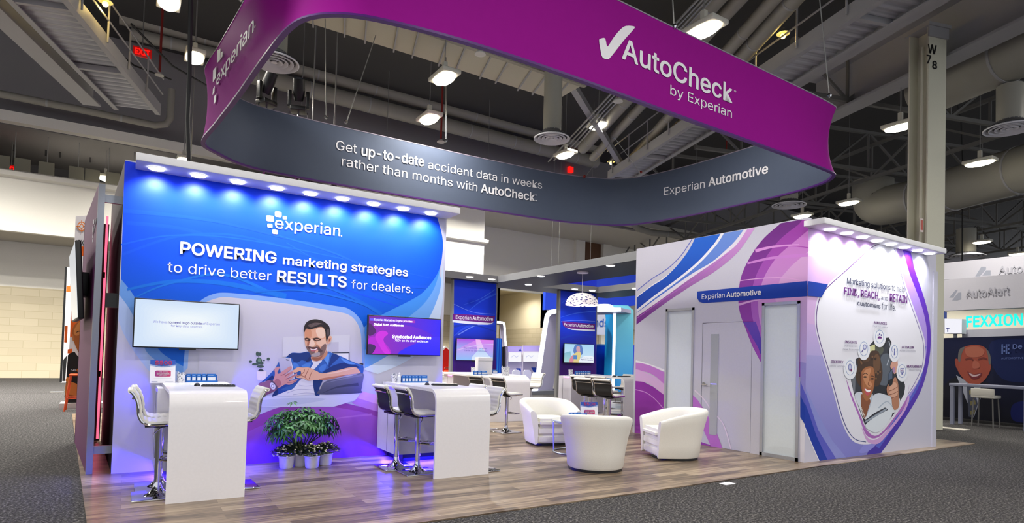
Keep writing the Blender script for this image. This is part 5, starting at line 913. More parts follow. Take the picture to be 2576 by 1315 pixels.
# tub chairs
def tub():
    t = thing('tub_chair', '', 'armchair', (0, 0, 0), 0, 'white tub chairs')     # faces +y
    path = [(.40, .40), (.405, .28), (.41, .16), (.412, .04)]+[(.412*math.cos(R(a)), .0+.40*math.sin(R(a))) for a in range(-8, -173, -9)]+[(-.412, .04), (-.41, .16), (-.405, .28), (-.40, .40)]
    lv = [(.035, -.05), (.06, -.035), (.25, -.015), (.45, .02), (.60, .06), (.70, .085), (.735, .08), (.752, .055), (.755, .02), (.74, -.02), (.70, -.05), (.58, -.075), (.40, -.09), (.20, -.09), (.06, -.09)]
    n = len(path); mb = MB(); vs = []; k = len(lv)
    for i, (x, y) in enumerate(path):
        a, b = Vector(path[max(i-1, 0)]), Vector(path[min(i+1, n-1)]); q = (b-a).normalized(); nr = Vector((-q.y, q.x))
        if nr.dot(Vector((x, y-.1))) < 0: nr = -nr
        s = max(0.0, min(1.0, (y+.40)/.80)); dr = .17*s**1.6
        for z, o in lv:
            o2 = o*(1-.35*s) if o > 0 else o
            vs.append((x+nr.x*o2, y+nr.y*o2, z*(1-dr*min(1, z/.5)/.755*1.0) if z > .1 else z))
    mb.add(vs, [(i*k+j, (i+1)*k+j, (i+1)*k+(j+1) % k, i*k+(j+1) % k) for i in range(n-1) for j in range(k)]+[tuple(range(k)), tuple((n-1)*k+j for j in range(k))[::-1]]); mb.build('shell', LEATHER, t, sharp=55)
    for nm, sx, y0, y1, z0, z1, bv in (('seat_cushion', .325, -.30, .425, .315, .455, .05), ('front_panel', .325, -.2, .385, .05, .185, .025), ('front_panel', .325, -.2, .39, .188, .315, .025)):
        b = bmesh.new(); bmesh.ops.create_cube(b, size=1)
        for v in b.verts: v.co = Vector((v.co.x*2*sx, (y0+y1)/2+v.co.y*(y1-y0), (z0+z1)/2+v.co.z*(z1-z0)))
        bmesh.ops.bevel(b, geom=b.edges[:], offset=bv, segments=4, affect='EDGES'); MB().bm(b).build(nm, LEATHER, t)
    MB().lathe([(.36, .0), (.36, .05)], 30, sy=.95).build('base_ring', BLACK, t); return t
tc = tub(); tc.location = (5.36, 6.24, .012); tc.rotation_euler = (0, 0, R(-40)); tc['label'] = 'white tub chair with its plain back to the aisle'
dup(tc, (6.13, 8.42, .012), R(166), 'white tub chair beside the glass table, opening towards the closet', 'white tub chairs'); dup(tc, (7.12, 6.45, .012), R(65), 'white tub chair before the closet door', 'white tub chairs')
gt = thing('side_table', 'round glass side table with thin silver legs between the tub chairs', 'side table', (5.98, 7.42, .012))
MB().lathe([(.40, .49), (.405, .495), (.405, .503), (.40, .508)], 36).build('glass_top', mat('table_glass', '#c9d6d8', .05, coat=1), gt); MB().tube([(.39*math.cos(i*math.pi/12), .39*math.sin(i*math.pi/12), .48) for i in range(24)], .012, 8, closed=True).tube([(.36*math.cos(i*math.pi/12), .36*math.sin(i*math.pi/12), .012) for i in range(24)], .012, 8, closed=True).build('ring_frame', mat('silver_frame', '#aab4bd', .3, .8), gt)
for i in range(4): a = R(215+90*i); MB().tube([(.385*math.cos(a), .385*math.sin(a), .48), (.37*math.cos(a), .37*math.sin(a), .01)], .012, 8).build('leg', mat('silver_frame', '#aab4bd', .3, .8), gt)
# pendant lamp
pp = FZ(1466, 684, ZB); pe_ = thing('pendant_lamp', 'white dome pendant lamp with a leafy cutout shade', 'lamp', (pp.x, pp.y, 0))
zs = FY(1466, 768, pp.y).z; zk = FY(1466, 737, pp.y).z; rr = (FY(1497, 766, pp.y).x-FY(1434, 766, pp.y).x)/2
MB().lathe([(.14, ZB-.03), (.14, ZB-.001)], 20).build('ceiling_rose', mat('pendant_white', '#d9d5ea', .5), pe_); MB().tube([(0, 0, ZB), (0, 0, zk)], .008, 6).build('cord', mat('pendant_white', '#d9d5ea', .5), pe_)
hh = zk-zs; prof = [(rr*math.sin(i/12*math.pi/2)**.85+.01, zk-hh*(1-math.cos(i/12*math.pi/2))) for i in range(13)]
m, nt, b = node_mat('cutout_shade', .6); b.inputs['Base Color'].default_value = (.95, .9, .9, 1); tcn = nt.nodes.new('ShaderNodeTexCoord'); vo = nt.nodes.new('ShaderNodeTexVoronoi'); mpn = nt.nodes.new('ShaderNodeMapping'); mpn.inputs['Scale'].default_value = (9, 9, 22); nt.links.new(tcn.outputs['Object'], mpn.inputs['Vector']); nt.links.new(mpn.outputs[0], vo.inputs['Vector']); vo.inputs['Scale'].default_value = 1.2
rp = ramp(nt, [(.30, '#2c2078'), (.36, '#fff6f2')]); nt.links.new(vo.outputs['Distance'], rp.inputs[0]); nt.links.new(rp.outputs[0], b.inputs['Base Color']); nt.links.new(rp.outputs[0], b.inputs['Emission Color']); b.inputs['Emission Strength'].default_value = .55
n_ = 32; MB().add([(r*math.cos(2*math.pi*j/n_), r*math.sin(2*math.pi*j/n_), z) for r, z in prof for j in range(n_)], [(i*n_+j, i*n_+(j+1) % n_, (i+1)*n_+(j+1) % n_, (i+1)*n_+j) for i in range(12) for j in range(n_)]).build('shade', m, pe_); MB().ball((0, 0, zk-hh*.5), .09, 0, 12).build('bulb', LED, pe_)
# ---------------------------------------------------------------- things on the counters
def prize_sign(c, rz, w_, h_, label, ledge=True):
    t = thing('prize_sign', label, 'sign', c, rz); tilt = .16
    P = lambda u, v: Vector(((u-.5)*w_, -tilt*(1-v)*0+tilt*h_*(v*0+1-v)*-1*0+(1-v)*tilt*h_, (1-v)*h_))
    mb = MB(); a = [P(0, 1), P(1, 1), P(1, 0), P(0, 0)]; mb.prism(a, [q+Vector((0, .006, 0)) for q in a]); mb.build('board', mat('sign_board', '#f0eff6', .3), t)
    MB().box(-w_*.4, w_*.4, .0, .09, 0, .006).build('stand', mat('sign_board', '#f0eff6', .3), t)
    def P0(u, v): return P(u, v)+t.location
    A = [('#f0eff6', sq), ('#2d56b4', [(0, 0), (1, 0), (1, .2)]+smooth([(1, .2), (.5, .27), (0, .2)], 6, False)), ('#9db4e4', smooth([(0, .21), (.5, .28), (1, .21), (1, .25), (.5, .33), (0, .25)], 4)), (('#a03a86', '#c43a6c', 'x'), rsq(.2, .46, .82, .72, 0, .12)), ('#b9bdd0', [(.1, .39), (.9, .39), (.9, .405), (.1, .405)]), ('#c4c7d6', [(.15, .8), (.85, .8), (.85, .81), (.15, .81)]), ('#9aa0be', [(.06, .93), (.3, .93), (.3, .95), (.06, .95)]), ('#b9bdd0', [(.6, .93), (.92, .93), (.92, .945), (.6, .945)])]
    art('sign_print', t, P0, Vector((0, -1, .16)), A)
    def ll(items, m, nm='lettering'):
        mb = MB()
        for s, u0, u1, v0, v1, bd in items:
            V, Fs = glyphs(s, bd); x0, x1 = min(q.x for q in V), max(q.x for q in V); hh_ = refh('H'); mb.add([P(u0+(q.x-x0)/(x1-x0)*(u1-u0), v0+(v1-v0)*(q.y/hh_))+Vector((0, -.004, 0)) for q in V], Fs)
        return mb.build(nm, m, t)
    ll([('$500', .18, .86, .2, .04, .03)], mat('prize_pink', '#f0558e', .5)); ll([('ONE OF TEN', .35, .7, .54, .5, .02), ('$500 AMEX', .26, .77, .63, .56, .04), ('Gift Cards!', .36, .67, .69, .655, .02)], TXW); ll([('GIFT CARD GIVEAWAY', .2, .8, .285, .255, .02)], mat('prize_blue', '#5a74b4', .5)); return t
cz = 1.072
pq = FZ(409, 963, cz); prize_sign((pq.x, pq.y, cz), R(4), .255, .265, 'slanted prize sign reading $500 beside cup and leaflets on the pale blue television counter')
def cup(p, label, r=.045, h=.105):
    t = thing('pen_cup', label, 'cup', p, 0, 'spotted pen cups'); m, nt, b = _M.get('spotted_cup') and (_M['spotted_cup'], None, None) or node_mat('spotted_cup', .4)
    if nt: 
        vo = nt.nodes.new('ShaderNodeTexVoronoi'); vo.inputs['Scale'].default_value = 45; tcn = nt.nodes.new('ShaderNodeTexCoord'); nt.links.new(tcn.outputs['Object'], vo.inputs['Vector']); rp = ramp(nt, [(.30, '#6a7486'), (.38, '#f2f2f6')]); nt.links.new(vo.outputs['Distance'], rp.inputs[0]); nt.links.new(rp.outputs[0], b.inputs['Base Color'])
    MB().lathe([(r*.86, 0), (r, h), (r*.92, h), (r*.8, .01)], 20).build('body', m, t)
    for i in range(5): a = i*1.3; MB().tube([(r*.4*math.cos(a), r*.4*math.sin(a), .02), (r*.75*math.cos(a), r*.75*math.sin(a), h+.012+.006*(i % 3))], .006, 6).build('pen', mat(['pen_white', 'pen_grey'][i % 2], ['#f0f0f4', '#6d7c92'][i % 2], .4), t)
    return t
def leaflet_holder(p, rz, n, w_, label):
    t = thing('leaflet_stand', label, 'leaflet stand', p, rz)
    MB().box(0, w_*n+.07, .0, .05, 0, .02).box(0, w_*n+.07, .045, .05, 0, .09).build('tray', mat('leaflet_blue', '#1f6cc4', .4), t)
    for i in range(n):
        x = i*w_+.006; wd = w_*.86 if i < n-1 else w_*.86+.05
        c = MB().box(x, x+wd, .004, .03, .0, .102).build('leaflet', mat('leaflet_blue', '#1f6cc4', .4), t); MB().box(x+.006, x+wd-.006, .001, .006, .006, .062).build('white_panel', mat('leaflet_white', '#eef3fb', .4), c); MB().box(x+.008, x+wd*.7, .001, .005, .082, .088).build('heading', mat('leaflet_pale', '#cfe2fa', .4), c)
    return t
def keyset(p, rz, label, mouse):
    k = thing('keyboard', label, 'keyboard', p, rz); MB().box(-.17, .17, -.065, .065, 0, .018, 0, .005).build('body', BLACK, k); mb = MB()
    for i in range(12):
        for j in range(4): mb.box(-.155+i*.026, -.133+i*.026, -.05+j*.026, -.028+j*.026, .018, .022)
    mb.build('key_pattern', mat('key_grey', '#22242b', .5), k)
    mo = thing('computer_mouse', mouse, 'mouse', Vector(p)+Vector((-.2, .12, 0)), rz); b = bmesh.new(); bmesh.ops.create_uvsphere(b, u_segments=14, v_segments=8, radius=1)
    for v in b.verts: v.co = Vector((v.co.x*.032, v.co.y*.055, max(0, v.co.z)*.034))
    MB().bm(b).build('body', BLACK, mo); MB().tube([(0, .02, .03), (0, .035, .026)], .004, 6).build('scroll_wheel', GREYM, mo); return k
q = FZ(455, 962, cz); cup((q.x, q.y, cz), 'spotted pen cup between the slanted prize sign and the blue leaflets'); q = FZ(467, 961, cz); leaflet_holder((q.x-.0, q.y-.02, cz), R(4), 5, .056, 'row of blue and white leaflets under the pale blue television')
q = FZ(549, 971, cz); keyset((q.x, q.y-.03, cz), R(-8), 'black keyboard on the pale blue television counter', 'black mouse beside the keyboard on the pale blue television counter')
q = FZ(522, 967, cz); tag(MB().box(-.08, .08, -.08, .08, 0, .003).build('paper_card', mat('paper', '#f4f3f8', .6), loc=(q.x-.1, q.y, cz)), 'small white paper card by the keyboard under the pale blue television', 'card')
q = FZ(992, 961, cz); cup((q.x, q.y, cz), 'spotted pen cup on the purple television counter'); 
def bottle(p, label, h=.14):
    t = thing('sanitizer_bottle', label, 'bottle', p); MB().lathe([(.02, 0), (.024, .01), (.024, h*.65), (.01, h*.75), (.01, h*.85)], 14).build('body', mat('clear_plastic', '#e8eef6', .15), t); MB().lathe([(.012, h*.82), (.014, h*.95), (.006, h)], 12).build('cap', WHITE, t)
q = FZ(1004, 962, cz); bottle((q.x, q.y, cz), 'small clear bottle beside the pen cup on the purple television counter'); q = FZ(1010, 962, cz); leaflet_holder((q.x, q.y-.02, cz), R(3), 7, .05, 'longer row of blue and white leaflets under the purple television')
q = FZ(1118, 969, cz); keyset((q.x, q.y, cz), R(-12), 'black keyboard on the purple television counter', 'black mouse beside the keyboard on the purple television counter')
cup((8.02, 14.5, .962), 'spotted pen cup at the foot of the first pillar screen', .07, .16); leaflet_holder((8.2, 14.5, .962), 0, 5, .11, 'leaflets at the foot of the first pillar screen'); bottle((8.13, 14.5, .962), 'small bottle between cup and leaflets below the first pillar screen', .2)
cup((9.08, 11.55, 1.05), 'spotted pen cup at the foot of the second pillar screen', .055, .13); leaflet_holder((9.2, 11.5, 1.05), 0, 6, .07, 'leaflets at the foot of the second pillar screen')
cup((7.62, 12.2, 1.002), 'checked pen cup on the first pillar counter beside a white box', .1, .2); leaflet_holder((6.85, 12.35, 1.002), 0, 3, .1, 'white leaflet pockets on the first pillar counter')
t = thing('presentation_box', 'tall plain white box standing on the first pillar counter', 'box', (7.25, 12.6, 1.002)); MB().box(-.2, .2, -.08, .08, 0, .42, 0, .01).build('carton', WHITE, t); MB().box(-.2, .2, -.083, -.08, .33, .335).build('lid_seam', GREYM, t)
keyset((9.75, 10.4, 1.062), R(10), 'black keyboard on the second pillar counter', 'black mouse on the second pillar counter')
pz = .012+.508; prize_sign((6.22, 7.40, pz), R(-18), .29, .27, 'slanted prize sign reading $500 on the glass side table'); leaflet_holder((5.88, 7.36, pz), R(-10), 3, .06, 'blue leaflets on the glass side table beside the prize sign'); leaflet_holder((5.92, 7.52, pz), R(-10), 3, .06, 'blue leaflets further back on the glass side table')
# plants
def umbrella_plant():
    t = thing('umbrella_plant', 'bushy green umbrella plant rising behind the small flower pots', 'plant', (1.93, 7.98, .012)); rnd = random.Random(3)
    MB().lathe([(.085, 0), (.10, .02), (.105, .16), (.11, .165), (.1, .17), (.095, .15)], 22).build('pot', mat('pot_white', '#e4e3ee', .5), t); MB().lathe([(.095, .14), (.09, .15)], 16).build('soil', mat('soil', '#2b211a', .9), t)
    stems, lv, lv2 = MB(), MB(), MB()
    for i in range(250):
        th = rnd.uniform(0, 6.283); ph = math.acos(rnd.uniform(-.25, 1)); rad = rnd.uniform(.6, 1.0)
        c = Vector((math.sin(ph)*math.cos(th)*.47*rad, math.sin(ph)*math.sin(th)*.27*rad, .47+math.cos(ph)*.29*rad))
        if i < 16: stems.tube([(0, 0, .12), (c.x*.35, c.y*.35, .3), tuple(c)], [.009, .007, .004], 5)
        if i in (3, 9): c += Vector((-.12, 0, .14))
        up = (c-Vector((0, 0, .25))).normalized(); a0 = rnd.uniform(0, 6.28); k = rnd.choice((6, 7, 8)); tx = up.orthogonal().normalized(); ty = up.cross(tx)
        for j in range(k):
            a = a0+j*6.283/k; d = (tx*math.cos(a)+ty*math.sin(a)); ln = rnd.uniform(.075, .11); dr = Vector((0, 0, -.35*ln)); s = d.cross(up)*ln*.17
            p0, p1, p2 = c+d*ln*.12, c+d*ln*.55+dr*.25+up*.008, c+d*ln+dr
            (lv if (i+j) % 3 else lv2).add([p0, p1+s, p2, p1-s, p1-up*.006], [(0, 1, 4), (1, 2, 4), (2, 3, 4), (3, 0, 4)])
    stems.build('stem', mat('plant_stem', '#4a5a2a', .6), t); lv.build('foliage', mat('leaf_green', '#275a24', .42, vary=.25, scale=14), t, sharp=60); lv2.build('foliage', mat('leaf_light', '#3d7a30', .42, vary=.25, scale=14), t, sharp=60); return t
umbrella_plant()
def flower_pot(x, y, sd, label):
    t = thing('potted_azalea', label, 'potted plant', (x, y, .012), sd, 'white potted azaleas'); rnd = random.Random(sd)
    MB().lathe([(.07, 0), (.082, .015), (.092, .135), (.098, .14), (.098, .155), (.088, .155), (.082, .13)], 24).build('pot', mat('pot_white', '#e4e3ee', .5), t)
    lv, fl = MB(), MB()
    for i in range(520):
        th = rnd.uniform(0, 6.283); r = rnd.uniform(.02, .165); c = Vector((r*math.cos(th), r*math.sin(th), (.17+rnd.uniform(0, 1)**.6*(.115-.10*(r/.165)**2)))); d = Vector((math.cos(th), math.sin(th), rnd.uniform(-.3, .9))).normalized(); s = d.cross(Vector((0, 0, 1))).normalized()*.014; l = rnd.uniform(.03, .055)
        lv.add([c, c+d*l*.5+s, c+d*l, c+d*l*.5-s], [(0, 1, 2), (0, 2, 3)])
    for i in range(40):
        th = rnd.uniform(0, 6.283); r = rnd.uniform(.02, .175); c = Vector((r*math.cos(th), r*math.sin(th), .30-.11*(r/.175)**2+rnd.uniform(-.03, .01))); fl.ball(c, (.013, .013, .009), 0, 6)
    lv.build('foliage', mat('azalea_leaf', '#34491f', .5, vary=.3, scale=20), t); fl.build('blossoms', mat('blossom', '#f4efd2', .6), t)
for x, y, s, lb in ((1.735, 7.90, 1, 'white potted azalea on the pale blue counter side of the plant group'), (1.90, 8.12, 2, 'white potted azalea tucked at the back between two others'), (2.02, 7.79, 3, 'white potted azalea standing furthest forward in the plant group'), (2.22, 7.92, 4, 'white potted azalea on the purple television side of the plant group')): flower_pot(x, y, s, lb)
pc_ = FZ(1830, 1217); tag(MB().box(-.09, .09, -.05, .05, 0, .006).build('floor_card', mat('paper', '#f4f3f8', .6), loc=(pc_.x, pc_.y, .002)), 'small white card lying on the carpet at the floor edge before the tub chairs', 'card')
pc_ = FZ(143, 986); tag(MB().box(-.16, .16, -.06, .06, 0, .012).build('floor_box', mat('floor_box', '#c9c4b8', .6), loc=(pc_.x, pc_.y, 0)), 'pale floor plate in the carpet by the orange banner wall', 'floor plate')
pc_ = FZ(2397, 1078); tag(MB().box(-.18, .18, -.3, .3, 0, .012).build('floor_box', mat('floor_box', '#c9c4b8', .6), loc=(pc_.x, pc_.y, 0)), 'pale floor plate in the carpet below the dark portrait wall', 'floor plate')
# ================================================================ NEIGHBOUR BOOTHS
def card(name, label, cat, yy, pts, layers, depth=.12, body='#e8e6ee', bm_=None, axis='y', group=None):
    hang = name.startswith('hanging'); post = name in ('blue_panel', 'light_box', 'letter_sign', 'stub_partition')
    pl_ = py(yy) if axis == 'y' else px_(yy); W = [pl_(*p) for p in pts]; c = sum(W, Vector())/len(W)
    t = thing(name, label, cat, (c.x, c.y, 0), 0, group); off = Vector((0, depth, 0)) if axis == 'y' else Vector((depth, 0, 0)); o = t.location
    if hang: MB().tube([(min(w.x for w in W)-c.x+.3, 0, max(w.z for w in W)-.05) if axis == 'y' else (.1, 0, max(w.z for w in W)-.05), (min(w.x for w in W)-c.x+.3 if axis == 'y' else .1, 0, 13.5)], .006, 6).build('hanger', WIRE, t)
    if post: MB().tube([(depth*.5, 0, 0) if axis == 'x' else (0, depth*.5, 0), (depth*.5, 0, max(w.z for w in W)-.1) if axis == 'x' else (0, depth*.5, max(w.z for w in W)-.1)], .05, 8).build('post', GREYM, t)
    MB().prism([w-o for w in W], [w+off-o for w in W]).build('panel', bm_ or mat('card_'+body[1:], body, .5), t)
    if layers: art('print', t, pl_, NY if axis == 'y' else NX, layers)
    return t, pl_
# orange banner walls
O1 = T(140, 540, 2.63); O2 = T(150, 880, 8.22)
t, pl_ = card('banner_wall', 'white and orange banner wall with a smiling printed man in a black shirt', 'banner wall', 17.0, O1([(133, 10), (290, 0), (240, 1265), (70, 1282)]), None, .4)
A = [('#e9e7ea', O1([(133, 10), (290, 0), (240, 1265), (70, 1282)])), ('#f26a1c', O1([(122, 212), (280, 204), (280, 268), (118, 276)])), ('#f26a1c', O1([(100, 635), (122, 633), (122, 690), (190, 702), (190, 740), (122, 740), (120, 800), (95, 812)])), ('#f0661a', O1([(80, 890), (110, 886), (108, 915), (78, 918)])),
    ('#131214', smooth(O2([(130, 1080), (135, 640), (165, 200), (180, 95), (300, 40), (345, 90), (420, 170), (480, 200), (520, 1085)]), 3)), ('#b0642e', smooth(O1([(108, 790), (118, 740), (150, 705), (180, 700), (230, 700), (230, 950), (180, 952), (150, 905), (125, 850)]), 4)), ('#7d3f18', smooth(O1([(150, 905), (180, 880), (210, 900), (210, 960), (180, 955)]), 3)), ('#d48a4a', smooth(O1([(120, 770), (150, 715), (175, 710), (165, 780), (135, 800)]), 4)), ('#3a2016', band(O1([(138, 778), (155, 770), (172, 776)]), 2)), ('#e8ddd6', smooth(O1([(158, 838), (172, 828), (176, 842), (165, 852)]), 3)), ('#c67c42', smooth(O1([(110, 790), (118, 800), (120, 835), (112, 830)]), 3)),
    ('#d8863c', smooth(O2([(125, 640), (150, 560), (200, 580), (220, 640), (200, 680)]), 3)), ('#c9773a', smooth(O2([(130, 690), (240, 660), (420, 720), (520, 720), (520, 980), (420, 1000), (260, 960), (130, 980)]), 4)), ('#8f4a20', smooth(O2([(130, 930), (260, 930), (420, 985), (420, 1000), (260, 965), (130, 985)]), 3)), ('#f26a1c', O1([(62, 735), (78, 735), (76, 845), (58, 845)]))]
for y, x in ((436, 134), (507, 128), (537, 127), (607, 124)): A.append(('#f2843c', O1([(x, y-6), (x+26, y-7), (x+26, y+6), (x, y+7)])))
A += [('#f0842c', O1(ell(172, 77, 28, 31, 30))), ('#e9e7ea', O1(ell(172, 77, 22, 25, 30))), ('#f0842c', O1(ell(172, 77, 14, 16, 24))), ('#e9e7ea', O1(ell(172, 77, 9, 11, 24))), ('#f0842c', O1([(170, 38), (175, 38), (175, 66), (170, 66)])), ('#f0842c', O1([(170, 88), (175, 88), (175, 116), (170, 116)])), ('#f0842c', O1([(137, 74), (162, 74), (162, 80), (137, 80)])), ('#f0842c', O1([(183, 74), (207, 74), (207, 80), (183, 80)])), ('#d97c1e', O2([(350, 415), (380, 380), (410, 415), (380, 458)])), ('#131214', O2([(365, 415), (380, 398), (395, 415), (380, 434)]))]
art('print', t, pl_, NY, A, step=.0008)
lettering(t, pl_, NY, [('EXPE', O1([(148, 205)])[0], O1([(228, 205)])[0], 540+168/2.63, 'H', .02), ('TECH', O1([(208, 100)])[0], O1([(232, 100)])[0], 540+89/2.63, 'H', 0)], mat('ink_black', '#26252a', .5), 'lettering', .03)
lettering(t, pl_, NY, [('DAS', O2([(232, 432)])[0], O2([(340, 434)])[0], 880+402/8.22, 'H', .01), ('TE', O2([(430, 434)])[0], O2([(490, 434)])[0], 880+404/8.22, 'H', .01)], TXW, 'lettering', .03)
MBq = local(MB().box(-1.25, -.3, 16.9, 17.4, 0, .12), t); MBq.build('plinth', mat('plinth_white', '#e4e1dc', .6), t)
t, pl_ = card('banner_wall', 'narrow white and orange banner wall further back with a black edge', 'banner wall', 22.0, O1([(74, 348), (118, 345), (80, 1110), (38, 1110)]), None, .3)
art('print', t, pl_, NY, [('#e6e4e6', O1([(74, 348), (118, 345), (80, 1110), (38, 1110)])), ('#17181a', O1([(62, 345), (76, 345), (42, 1105), (26, 1105)])), ('#f26a1c', O1([(72, 472), (112, 470), (110, 508), (70, 510)])), ('#f26a1c', O1([(60, 740), (80, 735), (74, 838), (56, 842)])), ('#ef7a34', O1([(96, 375), (112, 372), (112, 400), (98, 400)])), ('#17181a', O1([(50, 960), (75, 930), (62, 1100), (44, 1100)]))], step=.001)
lettering(t, pl_, NY, [('E', O1([(96, 470)])[0], O1([(108, 469)])[0], 540+443/2.63, 'H', .02)], mat('ink_black', '#26252a', .5), 'lettering', .03)
# orange stool
os_ = FZ(182, 1018); t = thing('orange_stool', 'tall orange metal stool in front of the printed man in black', 'stool', (os_.x+.18, 16.4, 0)); MO = mat('orange_metal', '#e0501a', .4)
for sx in (-1, 1):
    for sy in (-1, 1): MB().tube([(sx*.14, sy*.14, .78), (sx*.22, sy*.2, 0)], .016, 8).build('leg', MO, t)
MB().box(-.17, .17, -.17, .17, .77, .81, 0, .015).build('seat', MO, t); MB().tube([(-.195, -.175, .28), (.195, -.175, .28), (.195, .175, .28), (-.195, .175, .28)], .012, 8, closed=True).build('foot_ring', MO, t)
p = FY(208, 850, 16.6); t = thing('kiosk_screen', 'narrow dark kiosk screen peeping out beside the purple tower', 'screen', (p.x+.2, 16.6, 0)); a, b = FY(206, 811, 16.6), FY(250, 882, 16.6)
local(MB().box(a.x, b.x, 16.6, 16.66, b.z, a.z, 0, .01), t).build('case', BLACK, t); local(MB().box((a.x+b.x)/2-.03, (a.x+b.x)/2+.03, 16.62, 16.68, 0, b.z), t).build('post', GREYM, t); art('screen', t, py(16.6), NY, [('#1b3a8c', [(208, 813), (248, 813), (248, 880), (208, 880)]), ('#dfe6f8', [(209, 867), (214, 867), (214, 879), (209, 879)]), ('#c6d2f2', [(209, 832), (213, 832), (213, 860), (209, 860)])], SCREEN)
# lit arches beyond the canopy
def arch(label, yy, pts, wd, dv_, rim, body, cat='arch', k=5):
    W = [py(yy)(*p) for p in smooth(pts, k, False)]; c = sum(W, Vector())/len(W); t = thing('lit_arch', label, cat, (c.x, yy, 0)); o = t.location
    mb, m2 = MB(), MB()
    dv_ = Vector(dv_)
    for s, (mbx, y0, y1) in enumerate(((mb, 0, .06), (m2, .06, 1))):
        vs = []
        for i, w_ in enumerate(W):
            d = (W[min(i+1, len(W)-1)]-W[max(i-1, 0)]).normalized(); n = Vector((-d.z, 0, d.x))*wd/2
            for yq in (y0, y1): vs += [w_+n+dv_*yq-o, w_-n+dv_*yq-o]
        mbx.add(vs, [f for i in range(len(W)-1) for f in ((4*i, 4*i+1, 4*i+5, 4*i+4), (4*i+2, 4*i+6, 4*i+7, 4*i+3), (4*i, 4*i+4, 4*i+6, 4*i+2), (4*i+1, 4*i+3, 4*i+7, 4*i+5))]+[(0, 2, 3, 1), (4*len(W)-4, 4*len(W)-3, 4*len(W)-1, 4*len(W)-2)])
    mb.build('light_rim', rim, t); m2.build('shell', body, t); return t
RIM = mat('arch_rim', '#ffffff', emit=2.2, ecol='#dfeaff'); VIO = mat('arch_lilac', '#a9a6c8', .5); TEAL = mat('arch_teal', '#0b9be0', .4); BLU = mat('booth_blue', '#0a3fd0', .5)
arch('white arch with leaning lit edge seen past the first pillar', 19, [(1330, 984), (1343, 980), (1349, 965), (1371, 815), (1378, 790), (1392, 783), (1430, 780), (1560, 778)], .16, (1.5, .75, 0), RIM, VIO)
t, pl_ = card('arch_backdrop', 'grey lilac back wall inside the white lit arch', 'wall panel', 20.4, [(1362, 980), (1380, 790), (1500, 790), (1500, 990)], None, .1, '#a8a5b4'); t, pl_ = card('arch_plinth', 'grey carpeted step under the white lit arch', 'step', 18.8, [(1331, 984), (1403, 982), (1403, 1003), (1331, 1003)], None, 2.2, '#6a6d78'); t, pl_ = card('cupboard', 'plain white cupboard standing inside the lit arch', 'cupboard', 19.6, [(1381, 937), (1399, 935), (1399, 978), (1379, 976)], [('#d9d6d2', [(1382, 938), (1398, 936), (1398, 976), (1380, 975)])], .4, '#cfccd0')
arch('smaller white lit arch just beside the first pillar', 21, [(1235, 810), (1262, 811), (1269, 818), (1271, 850), (1273, 880), (1277, 1003)], .09, (.3, .8, 0), RIM, VIO)
arch('tall teal arch with white lit edge beyond the second pillar', 19.5, [(1480, 772), (1528, 769), (1543, 778), (1546, 800), (1541, 1010)], .16, (.01, .05, 0), RIM, TEAL)
a = [(1540, 767), (1580, 768), (1593, 780), (1594, 800), (1590, 1010), (1541, 1010), (1547, 800), (1545, 782)]; t, pl_ = card('arch_flank', 'glossy teal flank of the tall lit arch', 'wall panel', 19.6, a, [(('#7fe0f4', '#0c8cf0'), a)], .6, '#0b9be0')
t, pl_ = card('hanging_ring', 'bright blue curved hanging sign beyond the canopy opening', 'hanging sign', 23, smooth([(1400, 712), (1480, 697), (1560, 690), (1604, 692), (1604, 767), (1540, 766), (1480, 768), (1400, 772)], 2), None, .3, '#0a46ee'); t, pl_ = card('hanging_sign', 'bright blue flat hanging sign between the two pillars', 'hanging sign', 22.5, [(1373, 727), (1409, 729), (1409, 778), (1371, 779)], None, .2, '#0a46ee')
lettering(t, pl_, NY, [('T', (1405, 746), (1411, 746), 737, 'H', 0)], TXW, 'lettering', .01)
t, pl_ = card('hanging_sign', 'white hanging sign ending in the blue letters nds', 'hanging sign', 21.8, [(1470, 783), (1539, 786), (1538, 842), (1468, 841)], [('#d9d6e2', [(1470, 783), (1539, 786), (1538, 842), (1468, 841)])], .15, '#d9d6e2'); lettering(t, pl_, NY, [('ands', (1481, 820), (1530, 822), 800, 'd', .01)], mat('letter_blue', '#1557b8', .5), 'lettering', .02)
t, pl_ = card('booth_counter_wall', 'plain deep blue wall under the nds sign', 'wall panel', 20.5, [(1490, 868), (1541, 868), (1541, 1000), (1490, 1000)], None, .3, '#0b3cc4'); MB().box(-1, 1.2, -.05, .35, FY(1500, 868, 20.5).z, FY(1500, 868, 20.5).z+.06).build('top_cap', mat('cap_grey', '#b9b6c8', .5), t)
t, pl_ = card('booth_counter_wall', 'narrow blue wall strip beside the closet edge', 'wall panel', 20.6, [(1591, 868), (1605, 868), (1605, 1000), (1591, 1000)], None, .3, '#0b4be0')
def far_panel(x0, y0, x1, y1, yy, label):
    a = [(x0, y0), (x1, y0), (x1, y1), (x0, y1)]; t, pl_ = card('demo_wall', label, 'wall panel', yy, a, [(('#b3a6ee', '#d9d4ee'), a), ('#d9d4f0', [(x0, y0+14), (x1, y0+14), (x1, y1), (x0, y1)]), ('#1f4ac4', [(x0+20, y0+55), (x0+32, y0+55), (x0+34, y0+80)]), ('#1f3f9c', [(x1-10, y0+12), (x1-5, y0+5), (x1-2, y0+12)])], .1, '#d9d4ee'); return t
far_panel(1278, 871, 1314, 990, 21.5, 'lilac demo wall with a screen, nearer the first pillar'); far_panel(1316, 869, 1366, 990, 21.6, 'lilac demo wall with a screen, nearer the white arch')
